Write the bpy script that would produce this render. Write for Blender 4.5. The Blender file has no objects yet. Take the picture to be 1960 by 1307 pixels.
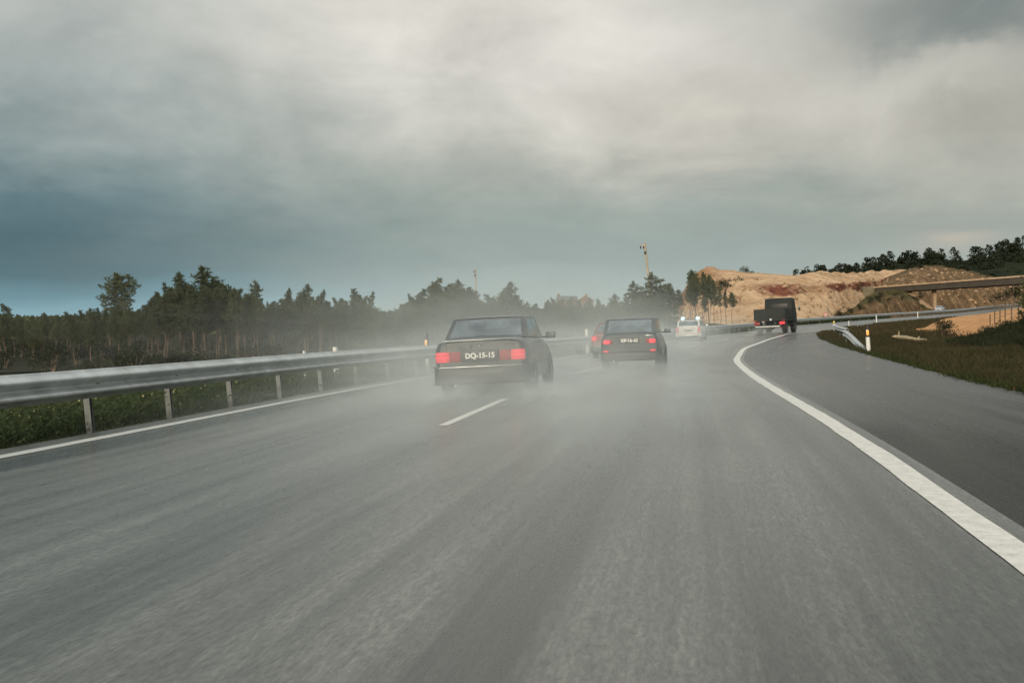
import bpy, bmesh, math, random
from mathutils import Vector, Matrix, noise
random.seed(11)
R = math.radians
SC = bpy.context.scene
COL = SC.collection

# ------------------------------------------------------------------ camera
FPX, CAMH, ROLL, PITCH = 1906.0, 1.2, R(0.8), math.atan((653.5 - 627) / 1906.0)
cam_data = bpy.data.cameras.new('camera')
cam = bpy.data.objects.new('camera', cam_data); COL.objects.link(cam)
cam_data.sensor_width = 36.0; cam_data.lens = 36.0 * FPX / 1960.0
cam_data.clip_start = 0.1; cam_data.clip_end = 12000
fv = Vector((0, math.cos(PITCH), -math.sin(PITCH))); rv = Vector((1, 0, 0)); uv_ = rv.cross(fv)
cc, ss = math.cos(ROLL), math.sin(ROLL)
rv, uv_ = cc * rv - ss * uv_, cc * uv_ + ss * rv
M = Matrix((rv, uv_, -fv)).transposed().to_4x4(); M.translation = Vector((0, 0, CAMH))
cam.matrix_world = M
SC.camera = cam

# ------------------------------------------------------------------ render look
SC.render.engine = 'CYCLES'
SC.view_settings.view_transform = 'Standard'; SC.view_settings.look = 'None'
SC.view_settings.exposure = 0.0; SC.view_settings.gamma = 1.0
SC.cycles.volume_bounces = 2; SC.cycles.max_bounces = 6; SC.cycles.transparent_max_bounces = 12
SC.cycles.volume_max_steps = 128; SC.cycles.volume_step_rate = 1.5
SC.cycles.use_denoising = True
SC.cycles.filter_width = 1.5
SC.cycles.sample_clamp_indirect = 6.0

# ------------------------------------------------------------------ sun and sky
SUN_AZ, SUN_EL = R(205), R(14)          # compass style: 0 = +Y, clockwise; behind the camera, to the left
sdir = Vector((math.sin(SUN_AZ) * math.cos(SUN_EL), math.cos(SUN_AZ) * math.cos(SUN_EL), math.sin(SUN_EL)))
sl = bpy.data.lights.new('sun', 'SUN'); sl.energy = 2.6; sl.angle = R(8); sl.color = (1.0, 0.84, 0.64)
so = bpy.data.objects.new('sun', sl); COL.objects.link(so)
so.rotation_euler = sdir.to_track_quat('Z', 'Y').to_euler()

W = bpy.data.worlds.new('World'); SC.world = W; W.use_nodes = True
class NT:
    """small helper round a node tree"""
    def __init__(s, tree): s.t = tree; s.n = tree.nodes; s.l = tree.links
    def node(s, typ, **kw):
        n = s.n.new(typ)
        for k, v in kw.items(): setattr(n, k, v)
        return n
    def put(s, sock, v):
        if v is None: return
        if hasattr(v, 'is_output'): s.l.new(v, sock)
        else:
            if sock.type == 'RGBA' and len(v) == 3: v = (*v, 1)
            sock.default_value = v
    def math(s, op, a, b=None, c=None, clamp=False):
        n = s.node('ShaderNodeMath', operation=op, use_clamp=clamp)
        for i, v in enumerate((a, b, c)): s.put(n.inputs[i], v)
        return n.outputs[0]
    def ramp(s, fac, stops, interp='LINEAR'):
        n = s.node('ShaderNodeValToRGB'); n.color_ramp.interpolation = interp
        e = n.color_ramp.elements
        while len(e) < len(stops): e.new(0.5)
        for i, (p, c) in enumerate(stops):
            e[i].position = p; e[i].color = (*c, 1)
        s.put(n.inputs[0], fac); return n.outputs[0]
    def mapr(s, v, a, b, c=0., d=1., smooth=False):
        n = s.node('ShaderNodeMapRange', interpolation_type='SMOOTHSTEP' if smooth else 'LINEAR')
        for i, x in enumerate((v, a, b, c, d)): s.put(n.inputs[i], x)
        return n.outputs[0]
    def mix(s, fac, a, b, blend='MIX'):
        n = s.node('ShaderNodeMix', data_type='RGBA', blend_type=blend)
        s.put(n.inputs[0], fac); s.put(n.inputs[6], a); s.put(n.inputs[7], b); return n.outputs[2]
    def noise(s, vec, scale, detail=4., rough=.55, dist=0., fac=True):
        n = s.node('ShaderNodeTexNoise'); s.put(n.inputs['Vector'], vec)
        n.inputs['Scale'].default_value = scale; n.inputs['Detail'].default_value = detail
        n.inputs['Roughness'].default_value = rough; n.inputs['Distortion'].default_value = dist
        return n.outputs[0 if fac else 1]
    def mapping(s, vec, loc=(0, 0, 0), rot=(0, 0, 0), scale=(1, 1, 1)):
        n = s.node('ShaderNodeMapping'); s.put(n.inputs[0], vec)
        n.inputs[1].default_value = loc; n.inputs[2].default_value = rot; n.inputs[3].default_value = scale
        return n.outputs[0]
    def coord(s, which='Object'): return s.node('ShaderNodeTexCoord').outputs[which]
def srgb(r, g, b):
    f = lambda c: (c / 255 / 12.92) if c / 255 <= .04045 else ((c / 255 + .055) / 1.055) ** 2.4
    return (f(r), f(g), f(b))

w = NT(W.node_tree); w.n.clear()
wout = w.node('ShaderNodeOutputWorld'); wbg = w.node('ShaderNodeBackground')
sky = w.node('ShaderNodeTexSky', sky_type='NISHITA', sun_disc=False)
sky.sun_elevation = SUN_EL; sky.sun_rotation = SUN_AZ
STR = 0.1
d = w.coord('Generated')
sep = w.node('ShaderNodeSeparateXYZ'); w.l.new(d, sep.inputs[0])
dx, dy, dz = sep.outputs
# flat cloud-deck coordinates so the clouds foreshorten towards the horizon
inv = w.math('DIVIDE', 1.0, w.math('ADD', w.math('MAXIMUM', dz, 0.0), 0.16))
cv = w.node('ShaderNodeCombineXYZ'); w.put(cv.inputs[0], w.math('MULTIPLY', dx, inv)); w.put(cv.inputs[1], w.math('MULTIPLY', dy, inv))
deck = cv.outputs[0]
n1 = w.noise(deck, 0.9, 6, .55, .3); n2 = w.noise(deck, 2.6, 6, .6, .5); n3 = w.noise(w.mapping(d, scale=(1, 1, 1.9)), 5.5, 6, .55, .5)
elev = w.math('ARCSINE', dz)
ndist = w.math('ADD', w.math('MULTIPLY', w.math('SUBTRACT', n1, .5), .13), w.math('MULTIPLY', w.math('SUBTRACT', n3, .5), .10))
low = w.mapr(elev, 0.0, 0.16, 0.12, 1.0)
el2 = w.math('ADD', elev, w.math('MULTIPLY', ndist, low))
def ey(y): return max(0, min(1, math.atan((627 - y) / 1906) / R(40)))
def sky_ramp(st):
    return w.ramp(w.math('DIVIDE', el2, R(40)), [(ey(y) if y > -900 else 1.0, srgb(*c) if y > -900 else c) for y, c in st])
rampL = sky_ramp([(620, (150, 184, 195)), (585, (130, 169, 182)), (560, (104, 143, 157)), (525, (86, 116, 127)), (455, (82, 108, 117)), (370, (100, 125, 132)),
                  (280, (144, 158, 158)), (190, (167, 176, 173)), (60, (186, 190, 185)), (-999, (.85, .88, .86))])
rampC = sky_ramp([(620, (182, 194, 193)), (560, (168, 184, 183)), (500, (152, 166, 164)), (455, (155, 167, 162)), (405, (159, 168, 162)), (320, (174, 178, 169)),
                  (230, (197, 196, 187)), (110, (213, 210, 201)), (0, (224, 219, 208)), (-999, (1.25, 1.25, 1.20))])
rampR = sky_ramp([(620, (176, 186, 182)), (540, (164, 175, 171)), (480, (158, 167, 162)), (435, (156, 163, 157)), (375, (176, 178, 168)), (290, (182, 179, 168)),
                  (170, (188, 185, 175)), (90, (176, 177, 169)), (0, (180, 182, 176)), (-999, (1.0, 1.0, .97))])
az = w.math('ARCTAN2', dx, dy)
azd = w.math('ADD', az, w.math('MULTIPLY', w.math('SUBTRACT', n1, .5), .22))
fLC = w.mapr(azd, -0.46, -0.01, smooth=True); fCR = w.mapr(azd, 0.04, 0.40, smooth=True)
cloud = w.mix(fCR, w.mix(fLC, rampL, rampC), rampR)
azb = w.math('ADD', az, w.math('MULTIPLY', w.math('SUBTRACT', n3, .5), .12))
def blob(x, y, rx, ry):
    a0 = math.atan((x - 980) / 1906); e0 = math.atan((627 - y) / 1906)
    da = w.math('DIVIDE', w.math('SUBTRACT', azb, a0), rx / 1906); de = w.math('DIVIDE', w.math('SUBTRACT', el2, e0), ry / 1906)
    rr = w.math('ADD', w.math('MULTIPLY', da, da), w.math('MULTIPLY', de, de))
    return w.math('POWER', 2.718, w.math('MULTIPLY', rr, -1.0))
cloud = w.mix(w.math('MULTIPLY', blob(1880, 110, 250, 85), 1.0), cloud, srgb(126, 133, 130))
cloud = w.mix(w.math('MULTIPLY', blob(1400, 10, 220, 60), .55), cloud, srgb(156, 160, 155))
cloud = w.mix(w.math('MULTIPLY', blob(1120, 80, 330, 130), .8), cloud, srgb(230, 226, 217))
cloud = w.mix(w.math('MULTIPLY', blob(1330, 260, 260, 80), .8), cloud, srgb(217, 212, 200))
cloud = w.mix(w.math('MULTIPLY', blob(1790, 195, 160, 40), .5), cloud, srgb(218, 214, 202))
cloud = w.mix(w.math('MULTIPLY', blob(1850, 466, 70, 20), .55), cloud, srgb(200, 186, 170))
cloud = w.mix(w.math('MULTIPLY', blob(480, 135, 110, 55), .4), cloud, srgb(208, 207, 198))
# soft billow structure
hi = w.mapr(elev, 0.02, 0.16, 0.3, 1.0)
n4 = w.noise(w.mapping(d, (3, 1, 2), scale=(1, 1, 1.4)), 11, 6, .6, .3)
bil0 = w.math('MULTIPLY', w.math('SUBTRACT', n4, .5), .30)
bil = w.math('ADD', w.math('MULTIPLY', w.math('SUBTRACT', n2, .5), .20), w.math('MULTIPLY', w.math('SUBTRACT', n3, .5), .50))
gain = w.math('ADD', 1.0, w.math('MULTIPLY', w.math('ADD', bil, bil0), hi))
gv = w.node('ShaderNodeCombineXYZ')
for i in range(3): w.put(gv.inputs[i], gain)
cloud = w.mix(1.0, cloud, gv.outputs[0], 'MULTIPLY')
sc10 = w.mix(1.0, cloud, (1 / STR, 1 / STR, 1 / STR), 'MULTIPLY')
final = w.mix(0.955, sky.outputs[0], sc10)
w.l.new(final, wbg.inputs[0]); wbg.inputs[1].default_value = STR
w.l.new(wbg.outputs[0], wout.inputs[0])

# ------------------------------------------------------------------ helpers
def ray(x, y): return fv + rv * ((x - 980) / FPX) - uv_ * ((y - 653.5) / FPX)
def at(x, y, Y):
    d_ = ray(x, y); t = Y / d_.y
    return Vector((d_.x * t, Y, CAMH + d_.z * t))
def xat(x, Y): return at(x, 620, Y).x
def sstep(a, b, x):
    t = max(0., min(1., (x - a) / (b - a))); return t * t * (3 - 2 * t)
def lerp(a, b, t): return a + (b - a) * t
def nz(x, y, s, k=0.): return noise.noise(Vector((x * s, y * s, k)))

def tag(o, label=None, cat=None, group=None, kind=None):
    if label: o['label'] = label
    if cat: o['category'] = cat
    if group: o['group'] = group
    if kind: o['kind'] = kind
    return o
def empty(name, loc=(0, 0, 0), rz=0., label=None, cat=None, group=None):
    o = bpy.data.objects.new(name, None); COL.objects.link(o)
    o.location = loc; o.rotation_euler = (0, 0, rz); o.empty_display_size = .2
    return tag(o, label, cat, group)
class MB:
    """collects polygons and links them as ONE mesh object"""
    def __init__(s): s.v = []; s.f = []; s.uv = {}; s.m = []
    def poly(s, pts, m=0):
        b = len(s.v); s.v += [tuple(p) for p in pts]; s.f.append(list(range(b, b + len(pts)))); s.m.append(m)
    def grid(s, rows, close=False, m=0, uvs=None):
        b = len(s.v); nr, nc = len(rows), len(rows[0])
        for r_ in rows: s.v += [tuple(p) for p in r_]
        for i in range(nr - 1):
            for j in range(nc if close else nc - 1):
                k = (j + 1) % nc
                s.f.append([b + i * nc + j, b + i * nc + k, b + (i + 1) * nc + k, b + (i + 1) * nc + j]); s.m.append(m)
        if uvs:
            for i in range(nr):
                for j in range(nc): s.uv[b + i * nc + j] = uvs[i][j]
    def box(s, c, size, rot=None, taper=1., m=0):
        hx, hy, hz = size[0] / 2, size[1] / 2, size[2] / 2; c = Vector(c)
        P = []
        for sz in (-1, 1):
            k = taper if sz > 0 else 1.
            for sx, sy in ((-1, -1), (1, -1), (1, 1), (-1, 1)):
                p = Vector((sx * hx * k, sy * hy * k, sz * hz))
                if rot is not None: p = rot @ p
                P.append(c + p)
        b = len(s.v); s.v += [tuple(p) for p in P]
        for q in ((3, 2, 1, 0), (4, 5, 6, 7), (0, 1, 5, 4), (1, 2, 6, 5), (2, 3, 7, 6), (3, 0, 4, 7)):
            s.f.append([b + i for i in q]); s.m.append(m)
    def tube(s, pts, rad, n=8, m=0):
        pts = [Vector(p) for p in pts]; rows = []
        for i, p in enumerate(pts):
            t = (pts[min(i + 1, len(pts) - 1)] - pts[max(i - 1, 0)]).normalized()
            a = t.orthogonal().normalized() if i == 0 else (a - t * a.dot(t)).normalized()
            b_ = t.cross(a); r_ = rad[i] if isinstance(rad, (list, tuple)) else rad
            rows.append([p + (a * math.cos(2 * math.pi * k / n) + b_ * math.sin(2 * math.pi * k / n)) * r_ for k in range(n)])
        s.grid(rows, close=True, m=m); s.poly(rows[0][::-1], m); s.poly(rows[-1], m)
    def lathe(s, c, prof, axis='x', n=24, m=0):
        rows = []
        for a, r_ in prof:
            ring = []
            for k in range(n):
                co, si = math.cos(2 * math.pi * k / n) * r_, math.sin(2 * math.pi * k / n) * r_
                v = (a, co, si) if axis == 'x' else ((co, a, si) if axis == 'y' else (co, si, a))
                ring.append(Vector(c) + Vector(v))
            rows.append(ring)
        s.grid(rows, close=True, m=m)
    def build(s, name, mats, parent=None, smooth=False, angle=35, bevel=0.):
        me = bpy.data.meshes.new(name); me.from_pydata(s.v, [], s.f)
        for mt in (mats if isinstance(mats, (list, tuple)) else [mats]): me.materials.append(mt)
        me.polygons.foreach_set('material_index', s.m)
        if s.uv:
            u = me.uv_layers.new(name='UVMap')
            for lp in me.loops: u.data[lp.index].uv = s.uv.get(lp.vertex_index, (0, 0))
        if smooth:
            me.shade_smooth()
            me.set_sharp_from_angle(angle=R(angle))
        me.update()
        o = bpy.data.objects.new(name, me); COL.objects.link(o)
        if parent: o.parent = parent
        if bevel:
            bm = bmesh.new(); bm.from_mesh(me); bmesh.ops.remove_doubles(bm, verts=bm.verts, dist=1e-4)
            ed = [e for e in bm.edges if len(e.link_faces) == 2 and e.calc_face_angle(0) > R(40)]
            bmesh.ops.bevel(bm, geom=ed, offset=bevel, segments=2, affect='EDGES', profile=.6)
            bm.to_mesh(me); bm.free()
            me.shade_smooth(); me.set_sharp_from_angle(angle=R(50))
        return o
def text_mesh(name, body, size, mat, parent, loc, rot):
    cu = bpy.data.curves.new('text', 'FONT'); cu.body = body; cu.size = size; cu.align_x = 'CENTER'; cu.align_y = 'CENTER'; cu.extrude = .004
    cu.offset = .004
    ob = bpy.data.objects.new('text', cu); COL.objects.link(ob)
    dg = bpy.context.evaluated_depsgraph_get(); me = bpy.data.meshes.new_from_object(ob.evaluated_get(dg))
    bpy.data.objects.remove(ob); bpy.data.curves.remove(cu)
    me.name = name; me.materials.clear(); me.materials.append(mat)
    o = bpy.data.objects.new(name, me); COL.objects.link(o); o.parent = parent; o.location = loc; o.rotation_euler = rot
    return o

# ------------------------------------------------------------------ materials
def mat(name, base, rough=.6, metal=0., spec=.5, coat=0., nscale=0., namt=.0, bump=0., bscale=30., emis=None, estr=0., vec='Object'):
    m = bpy.data.materials.new(name); m.use_nodes = True; t = NT(m.node_tree); b = t.n['Principled BSDF']
    b.inputs['Roughness'].default_value = rough; b.inputs['Metallic'].default_value = metal
    b.inputs['Specular IOR Level'].default_value = spec; b.inputs['Coat Weight'].default_value = coat
    if nscale:
        n = t.noise(t.coord(vec), nscale, 5, .6)
        c1 = tuple(c * (1 - namt) for c in base); c2 = tuple(min(1, c * (1 + namt)) for c in base)
        t.put(b.inputs['Base Color'], t.ramp(n, [(.3, c1), (.7, c2)]))
        t.put(b.inputs['Roughness'], t.mapr(n, .3, .7, max(.02, rough - .08), min(1, rough + .08)))
    else: b.inputs['Base Color'].default_value = (*base, 1)
    if bump:
        bn = t.node('ShaderNodeBump'); bn.inputs['Strength'].default_value = bump; bn.inputs['Distance'].default_value = .02
        t.put(bn.inputs['Height'], t.noise(t.coord(vec), bscale, 4, .6)); t.l.new(bn.outputs[0], b.inputs['Normal'])
    if emis: b.inputs['Emission Color'].default_value = (*emis, 1); b.inputs['Emission Strength'].default_value = estr
    return m
M_ = {}
M_['galv'] = mat('galvanised_steel', (.44, .47, .465), .46, .6, nscale=3.2, namt=.28)
M_['galv_post'] = mat('galvanised_post', (.145, .16, .155), .55, .35, nscale=5, namt=.18)
M_['white_paint'] = mat('white_plastic', (.72, .73, .70), .45, nscale=8, namt=.1)
M_['black_plastic'] = mat('black_plastic', (.02, .02, .021), .5, nscale=12, namt=.25)
M_['tyre'] = mat('tyre_rubber', (.018, .018, .018), .75, nscale=20, namt=.2, bump=.3, bscale=60)
M_['rim'] = mat('wheel_rim', (.35, .36, .37), .35, .8, nscale=10, namt=.15)
M_['orange_refl'] = mat('orange_reflector', (.85, .42, .10), .25, nscale=60, namt=.15, emis=(1, .5, .12), estr=.35)  # emission stands in for light the reflector throws back
M_['yellow_refl'] = mat('yellow_reflector', (.80, .62, .10), .3, nscale=60, namt=.15)
M_['red_cap'] = mat('dark_red_cap', (.12, .03, .03), .5, nscale=20, namt=.2)
M_['white_letter'] = mat('plate_lettering', (.82, .82, .78), .5, nscale=40, namt=.06)
M_['plate_black'] = mat('plate_black', (.016, .016, .017), .4, nscale=20, namt=.2)
M_['plate_dim'] = mat('plate_grey', (.16, .17, .17), .45, nscale=20, namt=.2)
M_['chrome'] = mat('chrome_trim', (.34, .36, .36), .35, .7, nscale=8, namt=.1)
M_['seat'] = mat('seat_fabric', (.06, .065, .07), .9, nscale=25, namt=.25)
M_['shoulder_trim'] = mat('grey_bumper', (.045, .048, .05), .5, nscale=10, namt=.2)
def glass_mat():
    m = bpy.data.materials.new('car_glass'); m.use_nodes = True; t = NT(m.node_tree); t.n.clear()
    out = t.node('ShaderNodeOutputMaterial'); tr = t.node('ShaderNodeBsdfTransparent'); gl = t.node('ShaderNodeBsdfGlossy'); df = t.node('ShaderNodeBsdfDiffuse')
    tr.inputs[0].default_value = (.52, .62, .62, 1); gl.inputs[0].default_value = (.82, .93, 1, 1); gl.inputs['Roughness'].default_value = .12
    mist = t.noise(t.coord('Object'), 3.5, 5, .6)
    df.inputs[0].default_value = (.34, .40, .42, 1)
    m1 = t.node('ShaderNodeMixShader'); t.put(m1.inputs[0], t.mapr(mist, .35, .7, .05, .34)); t.l.new(tr.outputs[0], m1.inputs[1]); t.l.new(df.outputs[0], m1.inputs[2])
    lw = t.node('ShaderNodeLayerWeight'); lw.inputs[0].default_value = .35
    m2 = t.node('ShaderNodeMixShader'); t.put(m2.inputs[0], t.mapr(lw.outputs['Fresnel'], 0, 1, .10, .85)); t.l.new(m1.outputs[0], m2.inputs[1]); t.l.new(gl.outputs[0], m2.inputs[2])
    t.l.new(m2.outputs[0], out.inputs[0]); return m
M_['glass'] = glass_mat()
def lamp_mat(name, base, e, s):
    m = mat(name, base, .45, spec=.25, emis=e, estr=s); t = NT(m.node_tree); b = t.n['Principled BSDF']
    cn = t.node('ShaderNodeVectorMath', operation='SUBTRACT'); t.l.new(t.coord('Generated'), cn.inputs[0]); cn.inputs[1].default_value = (.5, .5, .5)
    ln = t.node('ShaderNodeVectorMath', operation='LENGTH'); t.l.new(cn.outputs[0], ln.inputs[0])
    n = t.math('ADD', t.mapr(ln.outputs['Value'], .45, .80, .7, .25), t.math('MULTIPLY', t.math('SUBTRACT', t.noise(t.coord('Object'), 16, 3, .6), .5), .25))
    t.put(b.inputs['Emission Strength'], t.mapr(n, .3, .7, s * .35, s * 1.5)); return m
M_['lamp_red'] = lamp_mat('lit_tail_lamp', (.5, .02, .03), (1., .05, .085), .72)
M_['lamp_dim'] = lamp_mat('unlit_tail_lamp', (.24, .018, .02), (1., .06, .05), .07)
M_['lamp_blue'] = lamp_mat('lit_blue_beacon', (.3, .8, .9), (.45, .95, 1.), 2.2)
M_['lamp_grey'] = lamp_mat('beacon_bar', (.12, .13, .14), (.3, .3, .3), .0)

def paint(name, base, rough=.32):
    m = mat(name, base, rough, coat=.5); t = NT(m.node_tree); b = t.n['Principled BSDF']
    n = t.noise(t.coord('Object'), 3.2, 6, .65); n2_ = t.noise(t.coord('Object'), 40, 3, .6)
    dirt = tuple(min(1, c * .6 + .024) for c in base)
    t.put(b.inputs['Base Color'], t.mix(t.mapr(n, .45, .75, 0, .55), base, dirt))
    t.put(b.inputs['Roughness'], t.math('ADD', t.mapr(n, .35, .75, rough - .06, rough + .25), t.mapr(n2_, .3, .7, -.04, .04)))
    t.put(b.inputs['Coat Roughness'], t.mapr(n, .35, .75, .12, .4)); return m

# ------------------------------------------------------------------ the road's plan
def table(pts, passes=40):
    ys = [-40 + i * .5 for i in range(1000)]; xs = []
    for y in ys:
        for (x0, y0), (x1, y1) in zip(pts, pts[1:]):
            if y <= y1 or (x1, y1) == pts[-1]: break
        xs.append(x0 + (x1 - x0) * (y - y0) / (y1 - y0))
    for _ in range(passes):
        xs = [xs[0] * 2 - xs[1] if False else xs[0]] + [(xs[i - 1] + 2 * xs[i] + xs[i + 1]) / 4 for i in range(1, len(xs) - 1)] + [xs[-1]]
    def fn(y):
        k = max(0., min(len(xs) - 1.001, (y + 40) / .5)); i = int(k); return xs[i] + (xs[i + 1] - xs[i]) * (k - i)
    return fn
zp = table([(0, -60), (0, 45), (.10, 60), (.33, 80), (.62, 100), (.95, 115), (1.75, 150), (2.75, 190), (4.1, 230), (6., 300), (8, 400), (10, 470)], 120)
XR = table([(-5.5, -40), (.6, -6), (1.62, 0), (2.54, 4.95), (3.28, 8.7), (4.07, 13.4), (4.79, 18.3), (5.91, 25.05), (7.43, 33.2), (11.28, 48.55), (16.97, 66), (22.79, 82.4),
            (31.3, 98), (42.2, 117), (65, 149), (92, 187), (125, 233), (172, 300), (300, 470)])
XL = table([(-15, -40), (-7.9, -6), (-6.85, 0), (-5.04, 9.75), (-4.62, 12), (-4.01, 15.85), (-3.31, 19.65), (-2.3, 24.2), (.2, 33), (2.0, 38.6), (5.4, 50), (10.2, 64), (15.4, 78),
            (23.6, 95.5), (33.2, 116), (56.3, 150), (83.5, 187), (117.5, 235), (164, 300), (292, 470)])
GE = table([(5.2, -40), (6.6, -6), (7.1, 2), (7.6, 8), (8.43, 16.4), (9.24, 20.25), (10.78, 26.35), (14.02, 39.9), (17.11, 52.6), (20.68, 66.8), (25.0, 82), (32.4, 98), (43, 117),
            (65.8, 149), (92.8, 187), (125.8, 233), (172.8, 300), (300.8, 470)])
def heading(f, y): return math.atan((f(y + 1.5) - f(y - 1.5)) / 3)

def ground_z(x, y):
    """height of the bare ground"""
    yr = max(-40, min(455, y)); z0 = zp(yr)
    xl, g = XL(yr) - .45, GE(yr)
    n = nz(x, y, .35) * .05 + nz(x, y, .09, 3) * .16
    if x < xl:
        dl = xl - x; deep = lerp(2.0, .7, sstep(90, 170, y))
        return z0 - .05 - deep * sstep(.6, 13, dl) + n * sstep(.3, 3, dl) * 1.2
    if x > g:
        dr = x - g
        bank = 2.4 * sstep(3.2, 13, dr - .02 * y) * (1 - sstep(43, 60, y)) * sstep(-30, 8, y)
        lift = .05 * sstep(0, .5, dr)
        return z0 - .05 + lift + bank + n * sstep(0, 2, dr) * 1.3
    return z0 - .07

# ------------------------------------------------------------------ ground sheet
def axis_vals(lo, hi, fine_lo, fine_hi, step, grow):
    v = []; x = fine_lo
    while x < fine_hi: v.append(x); x += step
    st = step
    while x < hi: v.append(x); st *= grow; x += st
    v.append(hi); x = fine_lo; st = step; left = []
    while x > lo:
        st *= grow; x -= st; left.append(max(x, lo))
    return left[::-1] + v
def ground_mat():
    m = bpy.data.materials.new('verge_soil'); m.use_nodes = True; t = NT(m.node_tree); b = t.n['Principled BSDF']
    p = t.coord('Object'); sp = t.node('ShaderNodeSeparateXYZ'); t.l.new(p, sp.inputs[0])
    a = t.noise(p, .35, 6, .65); c = t.noise(p, 3.0, 5, .65); e = t.noise(p, 14, 4, .7)
    green = t.ramp(c, [(.3, (.020, .028, .012)), (.5, (.042, .055, .020)), (.72, (.085, .090, .036))])
    brown = t.ramp(t.math('ADD', t.math('MULTIPLY', c, .6), t.math('MULTIPLY', e, .4)), [(.32, (.030, .022, .012)), (.5, (.070, .048, .026)), (.7, (.125, .092, .048))])
    side = t.math('ADD', t.math('SUBTRACT', sp.outputs[0], t.math('MULTIPLY', sp.outputs[1], .30)), t.math('MULTIPLY', t.math('SUBTRACT', a, .5), 16))
    f = t.mapr(side, -1.5, 3.0)
    grn2 = t.mapr(a, .50, .66)
    t.put(b.inputs['Base Color'], t.mix(f, green, t.mix(t.math('MULTIPLY', grn2, .7), brown, green)))
    b.inputs['Roughness'].default_value = .95; b.inputs['Specular IOR Level'].default_value = .15
    bn = t.node('ShaderNodeBump'); bn.inputs['Strength'].default_value = .6; bn.inputs['Distance'].default_value = .06
    t.put(bn.inputs['Height'], e); t.l.new(bn.outputs[0], b.inputs['Normal'])
    return m
M_['ground'] = ground_mat()
gx = axis_vals(-4000, 4000, -24, 46, .7, 1.09); gy = axis_vals(-1500, 6000, -6, 110, 1.0, 1.06)
g = MB(); g.grid([[(x, y, ground_z(x, y)) for x in gx] for y in gy])
tag(g.build('ground', M_['ground'], smooth=True, angle=180), kind='structure')

# ------------------------------------------------------------------ road sheets
def asphalt(name, dark, light, wet, seed, spec=.5, drying=False, coat=0.):
    m = bpy.data.materials.new(name); m.use_nodes = True; t = NT(m.node_tree); b = t.n['Principled BSDF']
    uv = t.node('ShaderNodeUVMap', uv_map='UVMap').outputs[0]
    vs = t.mapping(uv, (seed, seed * 2, 0), scale=(.10, 1.3, 1)); streak = t.noise(vs, 1.0, 6, .62, .15); st2 = t.noise(t.mapping(uv, (seed * 5, 1, 0), scale=(.06, 4.6, 1)), 1.0, 4, .6)
    gr = t.noise(t.mapping(uv, (seed, 0, 0), scale=(5, 26, 1)), 1.0, 4, .7)
    fine = t.noise(t.mapping(uv, scale=(14, 46, 1)), 1.0, 4, .75)
    patch = t.noise(t.mapping(uv, (seed * 3, 5, 0), scale=(.22, .35, 1)), 1.0, 5, .6)
    k = t.math('ADD', t.math('ADD', t.math('MULTIPLY', t.mapr(streak, .38, .64), .42), t.math('MULTIPLY', t.mapr(st2, .35, .65), .34)), t.math('MULTIPLY', t.mapr(patch, .35, .65), .24))
    ut = t.node('ShaderNodeSeparateXYZ'); t.l.new(uv, ut.inputs[0])
    trk_ = t.math('MULTIPLY', t.mapr(t.math('COSINE', t.math('MULTIPLY', t.math('ADD', ut.outputs[1], .55), 6.283 / 1.85)), .1, 1., 0, 1, True), t.mapr(patch, .3, .6, .10, .38))
    k = t.math('SUBTRACT', k, trk_)
    dry = t.math('SUBTRACT', 1.0, t.mapr(t.math('ADD', ut.outputs[0], t.math('MULTIPLY', t.math('SUBTRACT', streak, .5), 16)), 10, 22, 0, 1, True)) if drying else None
    grain = t.math('MULTIPLY', t.mapr(gr, .34, .66, .68, 1.32), t.mapr(fine, .34, .66, .62, 1.38))
    gv_ = t.node('ShaderNodeCombineXYZ')
    for q_ in range(3): t.put(gv_.inputs[q_], grain)
    t.put(b.inputs['Base Color'], t.mix(1.0, t.ramp(k, [(.12, dark), (.9, light)]), gv_.outputs[0], 'MULTIPLY'))
    t.put(b.inputs['Roughness'], t.math('ADD', t.mapr(k, .1, .9, wet - .07, wet + .12), t.math('ADD', t.mapr(gr, .3, .7, -.08, .08), t.mapr(fine, .3, .7, -.08, .08))))
    b.inputs['Specular IOR Level'].default_value = spec
    t.put(b.inputs['Coat Weight'], t.math('MULTIPLY', t.math('MULTIPLY', grain, t.mapr(k, 0, .9, .5, 1.15)), coat, None, True)); b.inputs['Coat Roughness'].default_value = .22; b.inputs['Coat IOR'].default_value = 1.33
    if drying:
        t.put(b.inputs['Specular IOR Level'], t.mapr(dry, 0, 1, spec, .05))
    bn = t.node('ShaderNodeBump'); bn.inputs['Strength'].default_value = .42; bn.inputs['Distance'].default_value = .008
    t.put(bn.inputs['Height'], t.math('ADD', gr, fine)); t.l.new(bn.outputs[0], b.inputs['Normal'])
    return m
M_['asphalt'] = asphalt('wet_asphalt', (.014, .017, .013), (.120, .127, .108), .36, 1.3, .5, False, .62)
M_['asphalt_dark'] = asphalt('dark_shoulder_asphalt', (.004, .005, .005), (.062, .061, .056), .30, 7.7, .38, True)
YS = [-38 + i * 1.0 for i in range(150)] + [112 + i * 3 for i in range(114)]
def ribbon(name, xa, xb, dz, material, ncol=4, ys=YS):
    rows, uvs = [], []
    for y in ys:
        a, b = xa(y), xb(y); ch = math.cos(heading(XR, y))
        rows.append([(lerp(a, b, j / ncol), y, zp(y) + dz) for j in range(ncol + 1)])
        uvs.append([(y * 1.03 + lerp(a, b, j / ncol) * .2, (lerp(a, b, j / ncol) - XR(y)) * ch) for j in range(ncol + 1)])
    mb = MB(); mb.grid(rows, uvs=uvs); return mb.build(name, material)
tag(ribbon('road', lambda y: XL(y) - .45, lambda y: XR(y) + .25, 0, M_['asphalt'], 8), kind='structure')
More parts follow.
